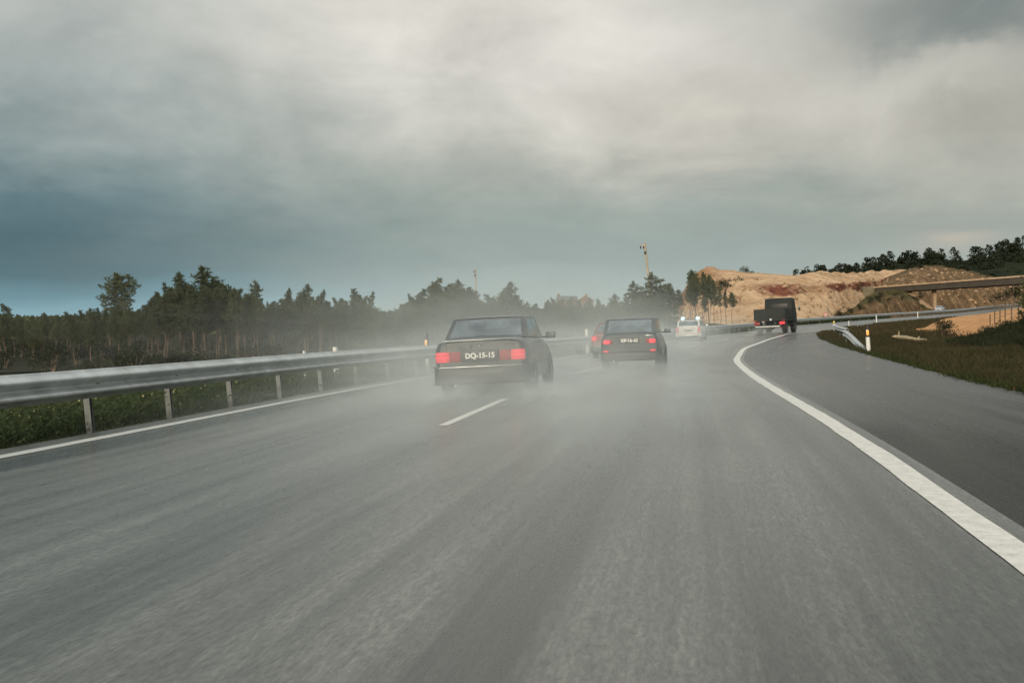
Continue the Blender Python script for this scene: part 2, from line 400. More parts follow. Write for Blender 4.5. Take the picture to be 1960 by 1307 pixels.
# the shoulder and slip lane right of the edge line
def edge_wob(y): return GE(y) + nz(0, y, .8) * .10 + nz(3, y, .25) * .12
tag(ribbon('road_shoulder', lambda y: XR(y) + .05, edge_wob, -.006, M_['asphalt_dark'], 5), kind='structure')
def line_mat():
    m = bpy.data.materials.new('road_paint'); m.use_nodes = True; t = NT(m.node_tree); b = t.n['Principled BSDF']
    p = t.coord('Object'); n = t.noise(p, 9, 6, .7); n2_ = t.noise(p, 60, 3, .7)
    t.put(b.inputs['Base Color'], t.ramp(t.math('ADD', t.math('MULTIPLY', n, .65), t.math('MULTIPLY', n2_, .35)), [(.30, (.26, .26, .24)), (.42, (.56, .56, .51)), (.55, (.70, .69, .63)), (.7, (.78, .77, .71))]))
    b.inputs['Roughness'].default_value = .55; return m
M_['line'] = line_mat()
def offx(f, o): return lambda y: f(y) + o / math.cos(heading(f, y))
def wob(f, k): return lambda y: f(y) + nz(k, y, 1.7) * .012 + nz(k, y, .4, 2) * .010
YF = [-6 + i * .25 for i in range(200)] + [44 + i * 1. for i in range(80)] + [124 + i * 3. for i in range(110)]
tag(ribbon('edge_line_marking', wob(offx(XR, -.10), 1), wob(offx(XR, .11), 5), .005, M_['line'], 1, YF), kind='structure')
tag(ribbon('median_line_marking', wob(offx(XL, -.08), 9), wob(offx(XL, .10), 13), .005, M_['line'], 1, YF), kind='structure')
LANE = lambda y: XL(y) + lerp(.44, .5, sstep(15, 60, y)) * (XR(y) - XL(y))
for k, y0 in enumerate([12.3 + 13.0 * i for i in range(14)]):
    o = ribbon('lane_dash_marking', offx(LANE, -.06), offx(LANE, .06), .005, M_['line'], 1, [y0 + j * .5 for j in range(10)])
    tag(o, kind='structure')

# ------------------------------------------------------------------ guardrails
def rail_mb(fx, ys, ztop, thick=.006, face=1):
    prof = [(-.030, -.004), (-.022, 0), (-.008, -.008)] + [(.045 - .052 * math.cos((k / 16.) * 4 * math.pi), -.012 - .335 * k / 16.) for k in range(17)] + [(-.012, -.352), (-.028, -.356)]
    rows = []
    for y in ys:
        h = heading(fx, y); nx, ny = math.cos(h) * face, -math.sin(h) * face
        z = ztop(y); x = fx(y)
        front = [(x + nx * o_, y + ny * o_, z + dz_) for o_, dz_ in prof]
        back = [(x + nx * (o_ - thick), y + ny * (o_ - thick), z + dz_) for o_, dz_ in prof[::-1]]
        rows.append(front + back)
    mb = MB(); mb.grid(rows, close=True); mb.poly(rows[0][::-1]); mb.poly(rows[-1]); return mb
def post_mb(x, y, h, zt, zb, lean=0.):
    mb = MB(); c, s_ = math.cos(h), math.sin(h)
    P = [(-.04, -.03), (.04, -.03), (.04, -.022), (-.032, -.022), (-.032, .022), (.04, .022), (.04, .03), (-.04, .03)]
    lo = [(x + (px * c + py * s_), y + (-px * s_ + py * c), zb) for px, py in P]
    hi_ = [(p[0] - lean, p[1], zt) for p in lo]
    mb.grid([lo, hi_], close=True); mb.poly(hi_); return mb
RX = lambda y: XL(y) - .52
gr = empty('guardrail', (RX(12), 12, zp(12)), 0, 'long galvanised steel guardrail curving along the whole left edge of the road', 'guardrail')
def child(mb, name, m, root, **kw):
    o = mb.build(name, m, root, **kw); o.matrix_parent_inverse = root.matrix_world.inverted() if False else Matrix.Translation(-Vector(root.location)); return o
rail_ys = [-30 + i * 1.0 for i in range(140)] + [112 + i * 4 for i in range(66)]
child(rail_mb(RX, rail_ys, lambda y: zp(y) + .765), 'rail_beam', M_['galv'], gr, smooth=True, angle=80)
for k in range(14):
    y0 = 5.2 + k * 3.84
    child(rail_mb(lambda y: RX(y) + .006, [y0, y0 + .16, y0 + .34], lambda y: zp(y) + .767), 'splice_plate', M_['galv'], gr, smooth=True, angle=80)
    for dy in (.06, .28):
        for dz_ in (.10, .26):
            if k > 4: continue
            mb = MB(); mb.lathe((RX(y0 + dy) + .03, y0 + dy, zp(y0) + .765 - dz_ - .02), [(-.02, .016), (.012, .016), (.02, .006), (.021, .001)], n=8)
            child(mb, 'bolt', M_['galv_post'], gr, smooth=True)
py = 4.6; np_ = 0
while py < 330 and np_ < 96:
    h = heading(XL, py); x = RX(py) - .09 * math.cos(h); yy = py + .09 * math.sin(h)
    child(post_mb(x, yy, h, zp(py) + .70, zp(py) - .25, .075), 'post', M_['galv_post'], gr)
    b = MB(); b.box((x + .055 * math.cos(h), yy - .055 * math.sin(h), zp(py) + .585), (.07, .06, .20), Matrix.Rotation(-h, 3, 'Z'))
    if py < 40: child(b, 'spacer_block', M_['galv_post'], gr)
    py += 1.92 if py < 70 else (3.8 if py < 150 else 6.0); np_ += 1
# right-hand rail with its end sloped into the ground
RX2 = lambda y: GE(y) + .45 + .9 * sstep(52, 62, y)
gr2 = empty('guardrail', (RX2(46), 46, zp(46)), 0, 'short guardrail on the right verge with its end ramped down into the grass', 'guardrail')
z2 = lambda y: zp(y) + lerp(.03, .78, sstep(39.5, 53, y))
child(rail_mb(RX2, [39.5 + i * .75 for i in range(54)], z2, face=-1), 'rail_beam', M_['galv'], gr2, smooth=True, angle=50)
for i in range(9):
    y = 45.5 + i * 4
    child(post_mb(RX2(y) + .1, y, heading(GE, y), z2(y) - .07, zp(y) - .3), 'post', M_['galv_post'], gr2)

# ------------------------------------------------------------------ delineator posts
def delineator(x, y, h, label, refl='orange', lean=0., wdt=.12, base=None, zb=None):
    zb = ground_z(x, y) - .03 if zb is None else zb
    r_ = empty('delineator_post', (x, y, zb), heading(XR, min(300, y)) * -1, label, 'marker post', 'roadside delineator posts')
    r_.rotation_euler[1] = -lean
    mb = MB(); w2 = wdt / 2
    sec = lambda k: [(-w2 * k, .01), (-w2 * .55 * k, -.05), (w2 * .55 * k, -.05), (w2 * k, .01), (0, .05)]
    hb = h - (.42 if refl == 'orange' else .30)
    rows = [[(px, py_, z) for px, py_ in sec(k)] for z, k in ((0, 1.05), (hb * .5, 1.), (hb, .97))]
    mb.grid(rows, close=True); mb.build('post_body', M_['white_paint'], r_, smooth=True, angle=40)
    mb = MB(); rows = [[(px, py_, z) for px, py_ in sec(.97)] for z in (hb, h - .07)] + [[(px, py_, h + (0 if refl == 'white' else .06 if px > 0 else -.05)) for px, py_ in sec(.95)]]
    mb.grid(rows, close=True); mb.poly(rows[-1])
    mb.build('cap', M_['black_plastic'] if refl != 'white' else M_['white_paint'], r_)
    if refl in ('orange', 'yellow'):
        mb = MB(); mb.box((0, -.058, h - (.24 if refl == 'orange' else .165)), (wdt * .62, .012, .20 if refl == 'orange' else .15)); mb.build('reflector', M_[refl + '_refl'], r_, bevel=.004)
    return r_
p = (14.01, 39.1)
delineator(p[0], p[1], 1.12, 'white delineator post with black slanted cap and glowing orange reflector on the right verge', 'orange', R(3), .16)
def dpix(x, ytop, Y, label, refl, off=-.25, wdt=.12):
    """stand a marker post just behind the left rail, or on the ground right of the road"""
    X = xat(x, Y); zb = ground_z(X, Y) - .03; zt = at(x, ytop, Y).z
    return delineator(X, Y, zt - zb, label, refl, R(2), wdt)
dpix(643, 664, 23.0, 'plain white delineator post rising behind the left guardrail, widest of the three there', 'white', wdt=.13)
dpix(584, 671, 22.6, 'thin short white post just showing above the left guardrail', 'white', wdt=.07)
dpix(818, 641, 27.5, 'white delineator post with orange reflector behind the guardrail beside the sedan', 'orange', wdt=.12)
dpix(1124, 630, 45, 'pale delineator post behind the guardrail left of the blue hatchback', 'white', wdt=.16)
dpix(1597, 613, 87, 'delineator post with yellow reflector standing at the far bend of the right guardrail', 'yellow', wdt=.22)
dpix(1678, 603, 118, 'white delineator post on the verge edge beyond the ramped guardrail', 'white', wdt=.13)
dpix(1625, 614, 104, 'small white delineator post on the far road edge behind the yellow reflector post', 'white', wdt=.10)
dpix(1757, 597, 152, 'distant pale delineator post beside the far carriageway under the bridge', 'white', wdt=.13)

# ------------------------------------------------------------------ cars
def loft_body(L, Wd, st):
    """st: (y, width factor, z bottom, z shoulder, z top) ; half section mirrored"""
    rows = []
    for (y, k, zb, zs, zt) in st:
        w2 = Wd / 2 * k
        half = [(0, zb), (w2 * .70, zb), (w2 * .93, zb + .05), (w2 * .985, zb + .16), (w2, lerp(zb, zs, .55)), (w2 * .985, zs - .10), (w2 * .95, zs - .02), (w2 * .90, zs + (zt - zs) * .6), (w2 * .74, zt), (w2 * .3, zt + .012), (0, zt + .015)]
        ring = [(x, y, z) for x, z in half] + [(-x, y, z) for x, z in half[-2:0:-1]]
        rows.append(ring)
    mb = MB(); mb.grid(rows, close=True); mb.poly(rows[0][::-1]); mb.poly(rows[-1]); return mb
def framed(mbf, quad, us, vb, vt, bulge, name, root, panes_name, nu=6, nv=4):
    """a wall of the greenhouse: painted frame with glass panes; us = list of (u0,u1) pane spans"""
    a, b, c, d_ = [Vector(q) for q in quad]; nrm = (b - a).cross(d_ - a).normalized()
    def P(u, v): return (a * (1 - u) + b * u) * (1 - v) + (d_ * (1 - u) + c * u) * v + nrm * bulge * 4 * u * (1 - u) * (v * (1 - v) * 2 + .3 * (1 - v))
    cuts = [0.] + [q for s_ in us for q in s_] + [1.]
    vs = [0, vb, vt, 1]
    def cell(mb, u0, u1, v0, v1, n1_, n2_):
        mb.grid([[P(lerp(u0, u1, i / n1_), lerp(v0, v1, j / n2_)) for i in range(n1_ + 1)] for j in range(n2_ + 1)])
    for i in range(len(cuts) - 1):
        for j in range(3):
            is_pane = (j == 1 and (cuts[i], cuts[i + 1]) in [tuple(s_) for s_ in us])
            if is_pane:
                mb = MB(); cell(mb, cuts[i], cuts[i + 1], vb, vt, nu, nv); mb.build(panes_name, M_['glass'], root, smooth=True, angle=60)
            else: cell(mbf, cuts[i], cuts[i + 1], vs[j], vs[j + 1], nu, 2)
def wheel(root, x, y, r_, side, wdt=.19, rimmat='rim'):
    t_ = MB(); h = wdt / 2
    t_.lathe((x, y, r_), [(-h, r_ * .62), (-h, r_ * .90), (-h * .75, r_ * .985), (-h * .3, r_), (h * .3, r_), (h * .75, r_ * .985), (h, r_ * .90), (h, r_ * .62), (0, r_ * .55)], n=28)
    o = t_.build('wheel', M_['tyre'], root, smooth=True, angle=45)
    m = MB(); s_ = side
    m.lathe((x, y, r_), [(s_ * h * .9, r_ * .63), (s_ * h * .55, r_ * .56), (s_ * h * .62, r_ * .30), (s_ * h * .95, r_ * .16), (s_ * h * .97, .001)], n=20)
    m.build('rim', M_[rimmat], o, smooth=True, angle=40); return o
def make_car(label, loc, yaw, roll, S, group=None):
    """S: dict of sizes and materials. local axes: x right, y forward, rear bumper at y = 0"""
    L, Wd, H_ = S['L'], S['W'], S['H']; P_ = S['paint']
    root = empty(S['name'], loc, -yaw, label, 'car', group); root.rotation_euler[1] = -roll
    dk, bl = S['deck'], S['belt']
    if S['type'] == 'sedan':
        st = [(.045, .87, .36, .90, .955), (.065, .925, .30, dk - .05, dk - .015), (.13, .968, .24, dk - .045, dk), (.55, .995, .20, bl + .01, dk + .025), (1.1, 1., .19, bl + .02, dk + .02), (2.3, 1., .19, bl, bl + .05),
              (L - 1.25, .995, .19, bl - .04, bl + .03), (L - .7, .98, .20, bl - .12, bl - .05), (L - .2, .94, .22, bl - .25, bl - .17), (L - .06, .90, .30, bl - .33, bl - .27), (L, .86, .36, bl - .36, bl - .32)]
    else:
        st = [(.07, .90, .36, bl - .05, bl + .01), (.085, .955, .28, bl - .03, bl + .03), (.14, .98, .23, bl - .02, bl + .045), (.5, .995, .20, bl, bl + .05), (1.2, 1., .19, bl, bl + .05), (2.2, 1., .19, bl - .02, bl + .03),
              (L - 1.05, .99, .19, bl - .06, bl + .01), (L - .6, .975, .20, bl - .16, bl - .08), (L - .18, .93, .22, bl - .27, bl - .2), (L - .05, .89, .30, bl - .34, bl - .28), (L, .85, .36, bl - .37, bl - .33)]
    loft_body(L, Wd, st).build('body', P_, root, smooth=True, angle=40)
    # greenhouse
    zb = dk + .02 if S['type'] == 'sedan' else bl + .045
    wb, wt = Wd / 2 * .885, Wd / 2 * S.get('roofk', .70)
    yr0, yr1, yf1, yf0 = S['cabin']; zt = H_ - .045
    A = [(-wb, yr0, zb), (wb, yr0, zb), (wb, yf0, bl + .03), (-wb, yf0, bl + .03)]
    B = [(-wt, yr1, zt), (wt, yr1, zt), (wt, yf1, zt), (-wt, yf1, zt)]
    fr = MB()
    pl = S.get('pillar', .06)
    framed(fr, (A[0], A[1], B[1], B[0]), [(pl, 1 - pl)], .08, .90, .05, '', root, 'rear_window', 8, 4)
    framed(fr, (A[2], A[3], B[3], B[2]), [(.06, .94)], .06, .92, .05, '', root, 'windscreen', 8, 4)
    spl = S['sides']
    framed(fr, (A[1], A[2], B[2], B[1]), spl, .07, .90, .02, '', root, 'side_window')
    framed(fr, (A[3], A[0], B[0], B[3]), [(1 - b_, 1 - a_) for a_, b_ in spl[::-1]], .07, .90, .02, '', root, 'side_window')
    n = 8; rows = []
    for i in range(n + 1):
        rows.append([(lerp(-wt, wt, j / n), lerp(yr1, yf1, i / n), zt + .045 * (4 * (j / n) * (1 - j / n)) ** .6 * (.25 + .75 * (4 * (i / n) * (1 - i / n)) ** .5)) for j in range(n + 1)])
    fr.grid(rows)
    fr.build('cabin', P_, root, smooth=True, angle=30)
    # seats, seen through the glass
    for sx in (-.36, .36):
        mb = MB(); mb.box((sx, yr1 + .95, zb + .02), (.48, .14, .42), taper=.85); mb.box((sx, yr1 + .98, zb + .29), (.26, .09, .16), taper=.9)
        mb.build('seat', M_['seat'], root, bevel=.04)
    mb = MB(); mb.box((0, yr1 + .12, zb + .01), (Wd * .72, .16, .30), taper=.9); mb.build('rear_seat', M_['seat'], root, bevel=.04)
    # bumper
    bz0, bz1 = S['bumper']; w2 = Wd / 2
    mb = MB(); prof = [(.05, bz0 + .02), (-.01, bz0 + .05), (-.025, lerp(bz0, bz1, .5)), (-.02, bz1 - .03), (.0, bz1 - .005), (.05, bz1)]
    rows = []
    for x, yy in ((-w2 * 1.005, .55), (-w2 * 1.005, .12), (-w2 * .96, .035), (-w2 * .86, .0), (-w2 * .4, -.012), (0, -.015), (w2 * .4, -.012), (w2 * .86, .0), (w2 * .96, .035), (w2 * 1.005, .12), (w2 * 1.005, .55)):
        side = abs(x) > w2 * .97
        rows.append([(x + (math.copysign(-o_ - .02, x) if side else 0) * (1 if side else 0), yy + (0 if side else o_), z) for o_, z in prof])
    mb.grid(rows); mb.build('bumper', S.get('bumper_mat', M_['shoulder_trim']), root, smooth=True, angle=50)
    mb = MB(); mb.box((0, -.028, bz1 - .015), (Wd * .88, .016, S.get('strip', .016))); mb.build('bumper_strip', S.get('strip_mat', M_['chrome']), root, bevel=.004)
    # lamps
    for sx in (-1, 1):
        l0, l1, lz0, lz1 = S['lamp']
        yl = S.get('lamp_y', .055)
        for (xa, xb), nm, mt in S['lampseg'](l0, l1):
            mb = MB(); xm = sx * (xa + xb) / 2
            mb.box((xm, yl - .012, (lz0 + lz1) / 2), (abs(xb - xa) - .012, .05, lz1 - lz0)); lo = mb.build(nm, M_[mt], root, bevel=S.get('lampbev', .012))
            if S['type'] == 'sedan':
                for zz in (.33, .67):
                    mb = MB(); mb.box((xm, yl - .038, lerp(lz0, lz1, zz)), (abs(xb - xa) - .03, .006, .010)); mb.build('lens_rib', M_['lamp_dim'], lo)
        for q in S.get('glow_reflector', []):
            mb = MB(); mb.box((sx * q[0], -.03, q[1]), (q[2], .03, q[3])); mb.build('bumper_reflector', M_['lamp_red'], root, bevel=.006)  # reflectors, not lamps; their glow is put in with the lit lamp material
    # plate
    pz = S['plate_z']; mb = MB(); mb.box((S.get('plate_x', 0), S.get('plate_y', .035), pz), (.56, .016, .135)); pl_ = mb.build('licence_plate', S.get('plate_mat', M_['plate_black']), root, bevel=.004)
    if S.get('plate'):
        text_mesh('lettering', S['plate'], .125, M_['white_letter'], pl_, (S.get('plate_x', 0), S.get('plate_y', .035) - .012, pz), (R(90), 0, 0))
    # mirrors
    for sx in (-1, 1):
        my = lerp(yf0, yf1, .18) - .12
        mb = MB(); mb.box((sx * (w2 + .09), my, bl + .085), (.19, .10, .125)); mb.box((sx * (w2 - .02), my + .02, bl + .05), (.14, .05, .04))
        o = mb.build('door_mirror', S.get('mirror_mat', P_), root, bevel=.02)
        mb = MB(); mb.box((sx * (w2 + .09), my - .052, bl + .085), (.15, .006, .09)); mb.build('mirror_glass', M_['chrome'], o, bevel=.002)
    for sx in (-1, 1):
        for yy in (S['wheels']):
            mb = MB(); mb.lathe((sx * (w2 * .985), yy, S['r'] + .01), [(-sx * .05, S['r'] + .05), (sx * .014, S['r'] + .05), (sx * .014, S['r'] * .6)], n=28)
            mb.build('wheel_arch', M_['black_plastic'], root, smooth=True, angle=40)
            wheel(root, sx * (w2 - .075), yy, S['r'], sx, S.get('tw', .19))
    mb = MB(); mb.tube([(-.45, .05, .22), (-.45, -.04, .215)], .025, 10); mb.build('exhaust', M_['chrome'], root, smooth=True)
    # door seams and handle trims
    for sx in (-1, 1):
        mb = MB(); mb.box((sx * (w2 + .004), lerp(S['wheels'][0], S['wheels'][1], .5), .54), (.014, S['wheels'][1] - S['wheels'][0] - .75, .035)); mb.build('side_moulding', M_['black_plastic'], root, bevel=.004)
    mb = MB(); mb.box((.0, .02, S.get('under', .30)), (Wd * .80, .10, .09)); mb.build('rear_valance', M_['black_plastic'], root, bevel=.01)
    return root

P_sedan = paint('charcoal_paint', (.012, .018, .021)); P_hatch = paint('dark_blue_green_paint', (.010, .026, .034))
P_red = paint('dull_red_paint', (.16, .03, .03)); P_white = paint('white_paint', (.70, .71, .69), .35); P_far = paint('pale_blue_paint', (.45, .52, .60))
def place(x, y): return (x, y, zp(y) + .004)
seg_sedan = lambda a, b: [((b - .26, b), 'tail_light', 'lamp_red'), ((a, b - .26), 'indicator_light', 'lamp_dim')]
sed = make_car('charcoal four-door sedan straddling the lane dash with lit red lamps and a DQ-15-15 plate', place(-.54, 17.35), R(8.5), R(2.2), dict(
    name='sedan_car', type='sedan', L=4.45, W=1.68, H=1.425, deck=.99, belt=.92, cabin=(.62, 1.12, 2.62, 3.25), sides=[(.16, .47), (.52, .90)], paint=P_sedan,
    bumper=(.20, .545), lamp=(.34, .80, .62, .80), lampseg=seg_sedan, plate='DQ-15-15', plate_z=.715, plate_x=.0, wheels=(.92, 3.55), r=.30, pillar=.05, roofk=.785))
# boot lock, a boot-lid lip and the C-pillar trim
mb = MB(); mb.lathe((0, .03, .90), [(0, .001), (-.012, .026), (.0, .034), (.02, .034)], axis='y', n=16); mb.build('boot_badge', M_['chrome'], sed, smooth=True)
mb = MB(); mb.box((0, .055, .992), (1.30, .05, .010)); mb.build('boot_lip', M_['chrome'], sed, bevel=.004)
mb = MB()
for sx in (-1, 1): mb.box((sx * .60, .042, .90), (.014, .02, .15))
mb.box((0, .036, .585), (1.36, .02, .018)); mb.build('boot_seam', M_['black_plastic'], sed)
mb = MB(); mb.box((0, .030, .715), (.66, .02, .22)); mb.build('plate_recess', M_['black_plastic'], sed, bevel=.01)
seg_h = lambda a, b: [((b - .20, b), 'tail_light', 'lamp_red'), ((a, b - .20), 'indicator_light', 'lamp_dim')]
hat = make_car('dark blue-green hatchback driving ahead of the sedan in the right lane with lit red lamps', place(3.30, 27.9), R(12), R(1.4), dict(
    name='hatchback_car', type='hatch', L=3.95, W=1.66, H=1.44, deck=.95, belt=.93, cabin=(.12, .62, 2.35, 3.0), sides=[(.10, .42), (.47, .90)], paint=P_hatch,
    bumper=(.22, .48), lamp=(.46, .74, .70, .82), lampseg=seg_h, lampbev=.03, glow_reflector=[(.66, .50, .16, .045)], plate='XP-16-43', plate_z=.78, plate_y=.06, plate_x=0., wheels=(.75, 3.15), r=.29,
    strip=.012, strip_mat=M_['black_plastic'], pillar=.07, roofk=.84))
mb = MB(); mb.box((.56, .055, .915), (.20, .02, .022)); mb.build('badge', M_['chrome'], hat, bevel=.004)
make_car('red car almost hidden behind the dark hatchback with one lit lamp showing', place(3.70, 36.6), R(14), R(1), dict(
    name='hatchback_car', type='hatch', L=3.8, W=1.62, H=1.36, deck=.93, belt=.90, cabin=(.12, .60, 2.3, 2.95), sides=[(.10, .42), (.47, .90)], paint=P_red,
    bumper=(.22, .48), lamp=(.46, .78, .66, .84), lampseg=seg_h, plate_z=.60, wheels=(.72, 3.05), r=.28, plate_mat=M_['plate_dim']))
M_['lamp_police'] = lamp_mat('police_tail_lamp', (.45, .04, .04), (1., .08, .08), .25)
M_['orange_band'] = mat('orange_band', (.60, .26, .17), .5, nscale=6, namt=.15)
seg_p = lambda a, b: [((b - .18, b), 'tail_light', 'lamp_police')]
pol = make_car('white police hatchback with two blue beacons flashing on its roof', place(11.75, 66.3), R(17), R(1.2), dict(
    name='police_car', type='hatch', L=3.9, W=1.70, H=1.36, deck=.92, belt=.90, cabin=(.10, .45, 2.35, 3.0), sides=[(.10, .42), (.47, .90)], paint=P_white,
    bumper=(.22, .46), bumper_mat=P_white, lamp=(.52, .80, .52, .88), lampseg=seg_p, lampbev=.04, plate_z=.66, plate_y=.055, plate_mat=M_['plate_dim'], strip=.05, strip_mat=M_['orange_band'],
    wheels=(.75, 3.1), r=.28, roofk=.83, pillar=.06))
lb = MB(); lb.box((0, 1.35, 1.41), (.94, .18, .06)); lb = lb.build('light_bar', M_['lamp_grey'], pol, bevel=.01)
for sx in (-1, 1):
    mb = MB(); mb.lathe((sx * .50, 1.35, 1.44), [(-.05, .12), (.06, .12), (.12, .09), (.14, .001)], axis='z', n=16); mb.build('beacon', M_['lamp_blue'], lb, smooth=True)
mb = MB(); mb.box((0, .075, .80), (1.0, .02, .035)); mb.build('tailgate_stripe', M_['orange_band'], pol, bevel=.004)
far = make_car('tiny pale blue car far off beside the bridge pier', (xat(1796, 228), 228, ground_z(xat(1796, 228), 228) + .04), R(34), 0, dict(
    name='hatchback_car', type='hatch', L=3.9, W=1.66, H=1.42, deck=.93, belt=.91, cabin=(.12, .55, 2.3, 2.95), sides=[(.10, .42), (.47, .90)], paint=P_far,
    bumper=(.22, .46), lamp=(.46, .78, .66, .84), lampseg=lambda a, b: [((b - .2, b), 'tail_light', 'lamp_dim')], plate_z=.60, wheels=(.72, 3.05), r=.28, plate_mat=M_['plate_dim']))

# ------------------------------------------------------------------ open-bed truck
P_truck = mat('dark_olive_paint', (.012, .017, .0155), .62, spec=.3, nscale=1.5, namt=.3)
ty = 85.0; tx = xat(1473, ty)
trk = empty('cargo_truck', place(tx, ty), -R(27), 'dark olive military truck with an open cargo bed and a taller cab', 'truck'); trk.rotation_euler[1] = -R(1.6); trk.scale = (1.08, 1.08, 1.06)
W2 = 1.22
mb = MB(); mb.box((0, 1.75, 1.06), (2 * W2, 3.3, .10)); mb.build('bed_floor', P_truck, trk)
for sx in (-1, 1):
    mb = MB(); mb.box((sx * (W2 - .03), 1.75, 1.53), (.06, 3.3, .84))
    for k in range(5): mb.box((sx * (W2 + .012), .2 + k * .78, 1.53), (.03, .07, .84))
    mb.build('bed_side', P_truck, trk, bevel=.008)
mb = MB(); mb.box((0, .13, 1.54), (2 * W2 - .14, .06, .84))
for xk in (-.75, 0, .75): mb.box((xk, .092, 1.54), (.08, .02, .78))
mb.build('tailgate', P_truck, trk, bevel=.008)
mb = MB(); mb.box((0, 3.36, 1.6), (2 * W2 - .14, .06, .9)); mb.build('bed_front', P_truck, trk)
cab = MB(); rows = []
for z, k, y0, y1 in ((.75, 1., 3.48, 5.35), (1.55, 1., 3.48, 5.35), (1.75, 1., 3.48, 5.2), (2.74, .97, 3.52, 4.85), (2.90, .92, 3.62, 4.7)):
    wv = 1.12 * k; rows.append([(-wv, y0, z), (wv, y0, z), (wv, y1, z), (-wv, y1, z)])
cab.grid(rows, close=True); cab.poly(rows[-1]); cab.poly(rows[0][::-1]); cab.build('cab', P_truck, trk, bevel=.05)
mb = MB(); mb.box((.1, 3.505, 2.2), (1.3, .02, .45)); mb.build('rear_window', M_['black_plastic'], trk, bevel=.01)
for sx in (-1, 1):
    mb = MB(); mb.box((sx * 1.085, 4.3, 2.12), (.02, .85, .55)); mb.build('side_window', M_['black_plastic'], trk, bevel=.01)
    mb = MB(); mb.tube([(sx * 1.1, 5.0, 1.95), (sx * 1.38, 5.05, 2.0)], .015, 6); mb.box((sx * 1.40, 5.03, 1.95), (.16, .05, .32)); mb.build('door_mirror', M_['black_plastic'], trk, bevel=.01)
    mb = MB(); mb.box((sx * .98, .06, .80), (.42, .08, .22)); mb.build('tail_light', M_['lamp_red'] if sx > 0 else M_['lamp_dim'], trk, bevel=.012)
    mb = MB(); mb.box((sx * 1.12, .07, 1.02), (.16, .06, .08)); mb.build('marker_light', M_['lamp_dim'], trk, bevel=.01)
    for yy in (1.05, 4.35):
        wheel(trk, sx * 1.0, yy, .50, sx, .34, 'galv_post')
        mb = MB(); mb.box((sx * 1.0, yy, 1.005), (.40, 1.25, .02)); mb.box((sx * 1.0, yy - .62, .84), (.40, .02, .33)); mb.build('mudguard', M_['black_plastic'], trk)
for sx in (-.42, .42):
    mb = MB(); mb.box((sx, 2.7, .82), (.10, 5.1, .18)); mb.build('chassis_rail', M_['black_plastic'], trk)
mb = MB(); mb.box((-.15, -.01, .545), (1.9, .10, .075)); mb.build('rear_bumper', M_['white_paint'], trk, bevel=.01)
mb = MB(); mb.lathe((.10, .07, 1.10), [(0, .001), (-.02, .06), (0, .085), (.03, .085)], axis='y', n=16); mb.build('work_lamp', M_['white_paint'], trk, smooth=True)
mb = MB(); mb.box((0, 1.05, .50), (1.7, .14, .16)); mb.lathe((0, 1.05, .50), [(-.22, .10), (-.1, .2), (.1, .2), (.22, .10)], n=14); mb.build('rear_axle', M_['black_plastic'], trk)

# ------------------------------------------------------------------ hills behind the road
def strip(name, cols, nu, nv, amp, material, seed, kind='structure', ridge=1.0):
    """cols: list of lists of world points (same count); a real surface interpolated between them, roughened"""
    nc, nr = len(cols), len(cols[0]); rows, uvs = [], []
    for j in range(nv + 1):
        fvv = j / nv * (nr - 1); r0 = min(nr - 2, int(fvv)); tv = fvv - r0; row, uvr = [], []
        for i in range(nu + 1):
            fu = i / nu * (nc - 1); c0 = min(nc - 2, int(fu)); tu = fu - c0
            pt = cols[c0][r0].lerp(cols[c0][r0 + 1], tv).lerp(cols[c0 + 1][r0].lerp(cols[c0 + 1][r0 + 1], tv), tu)
            e = min(1, 4 * j / nv)
            dn = noise.fractal(Vector((pt.x * .12, pt.y * .05, pt.z * .25 + seed)), 1., 2., 5) * amp * e
            d2 = noise.ridged_multi_fractal(Vector((pt.x * .30 + seed, pt.y * .1, pt.z * .22)), 1., 2., 5, 1., 2.) * amp * .50 * e * ridge
            if name == 'sand_hill' and i / nu < .32: d2 *= 1 + 3.0 * (1 - i / nu / .32); dn *= 1 + 1.2 * (1 - i / nu / .32)
            row.append((pt.x + dn * .6, pt.y - d2 * 1.6, pt.z + dn * .7 + d2 * .3)); uvr.append((i / nu, j / nv))
        rows.append(row); uvs.append(uvr)
    mb = MB(); mb.grid(rows, uvs=uvs); return tag(mb.build(name, material, smooth=True, angle=40), kind=kind)
def interp(pts, x):
    if x <= pts[0][0]: return pts[0][1]
    for (a, b), (c, d_) in zip(pts, pts[1:]):
        if x <= c: return b + (d_ - b) * (x - a) / (c - a)
    return pts[-1][1]
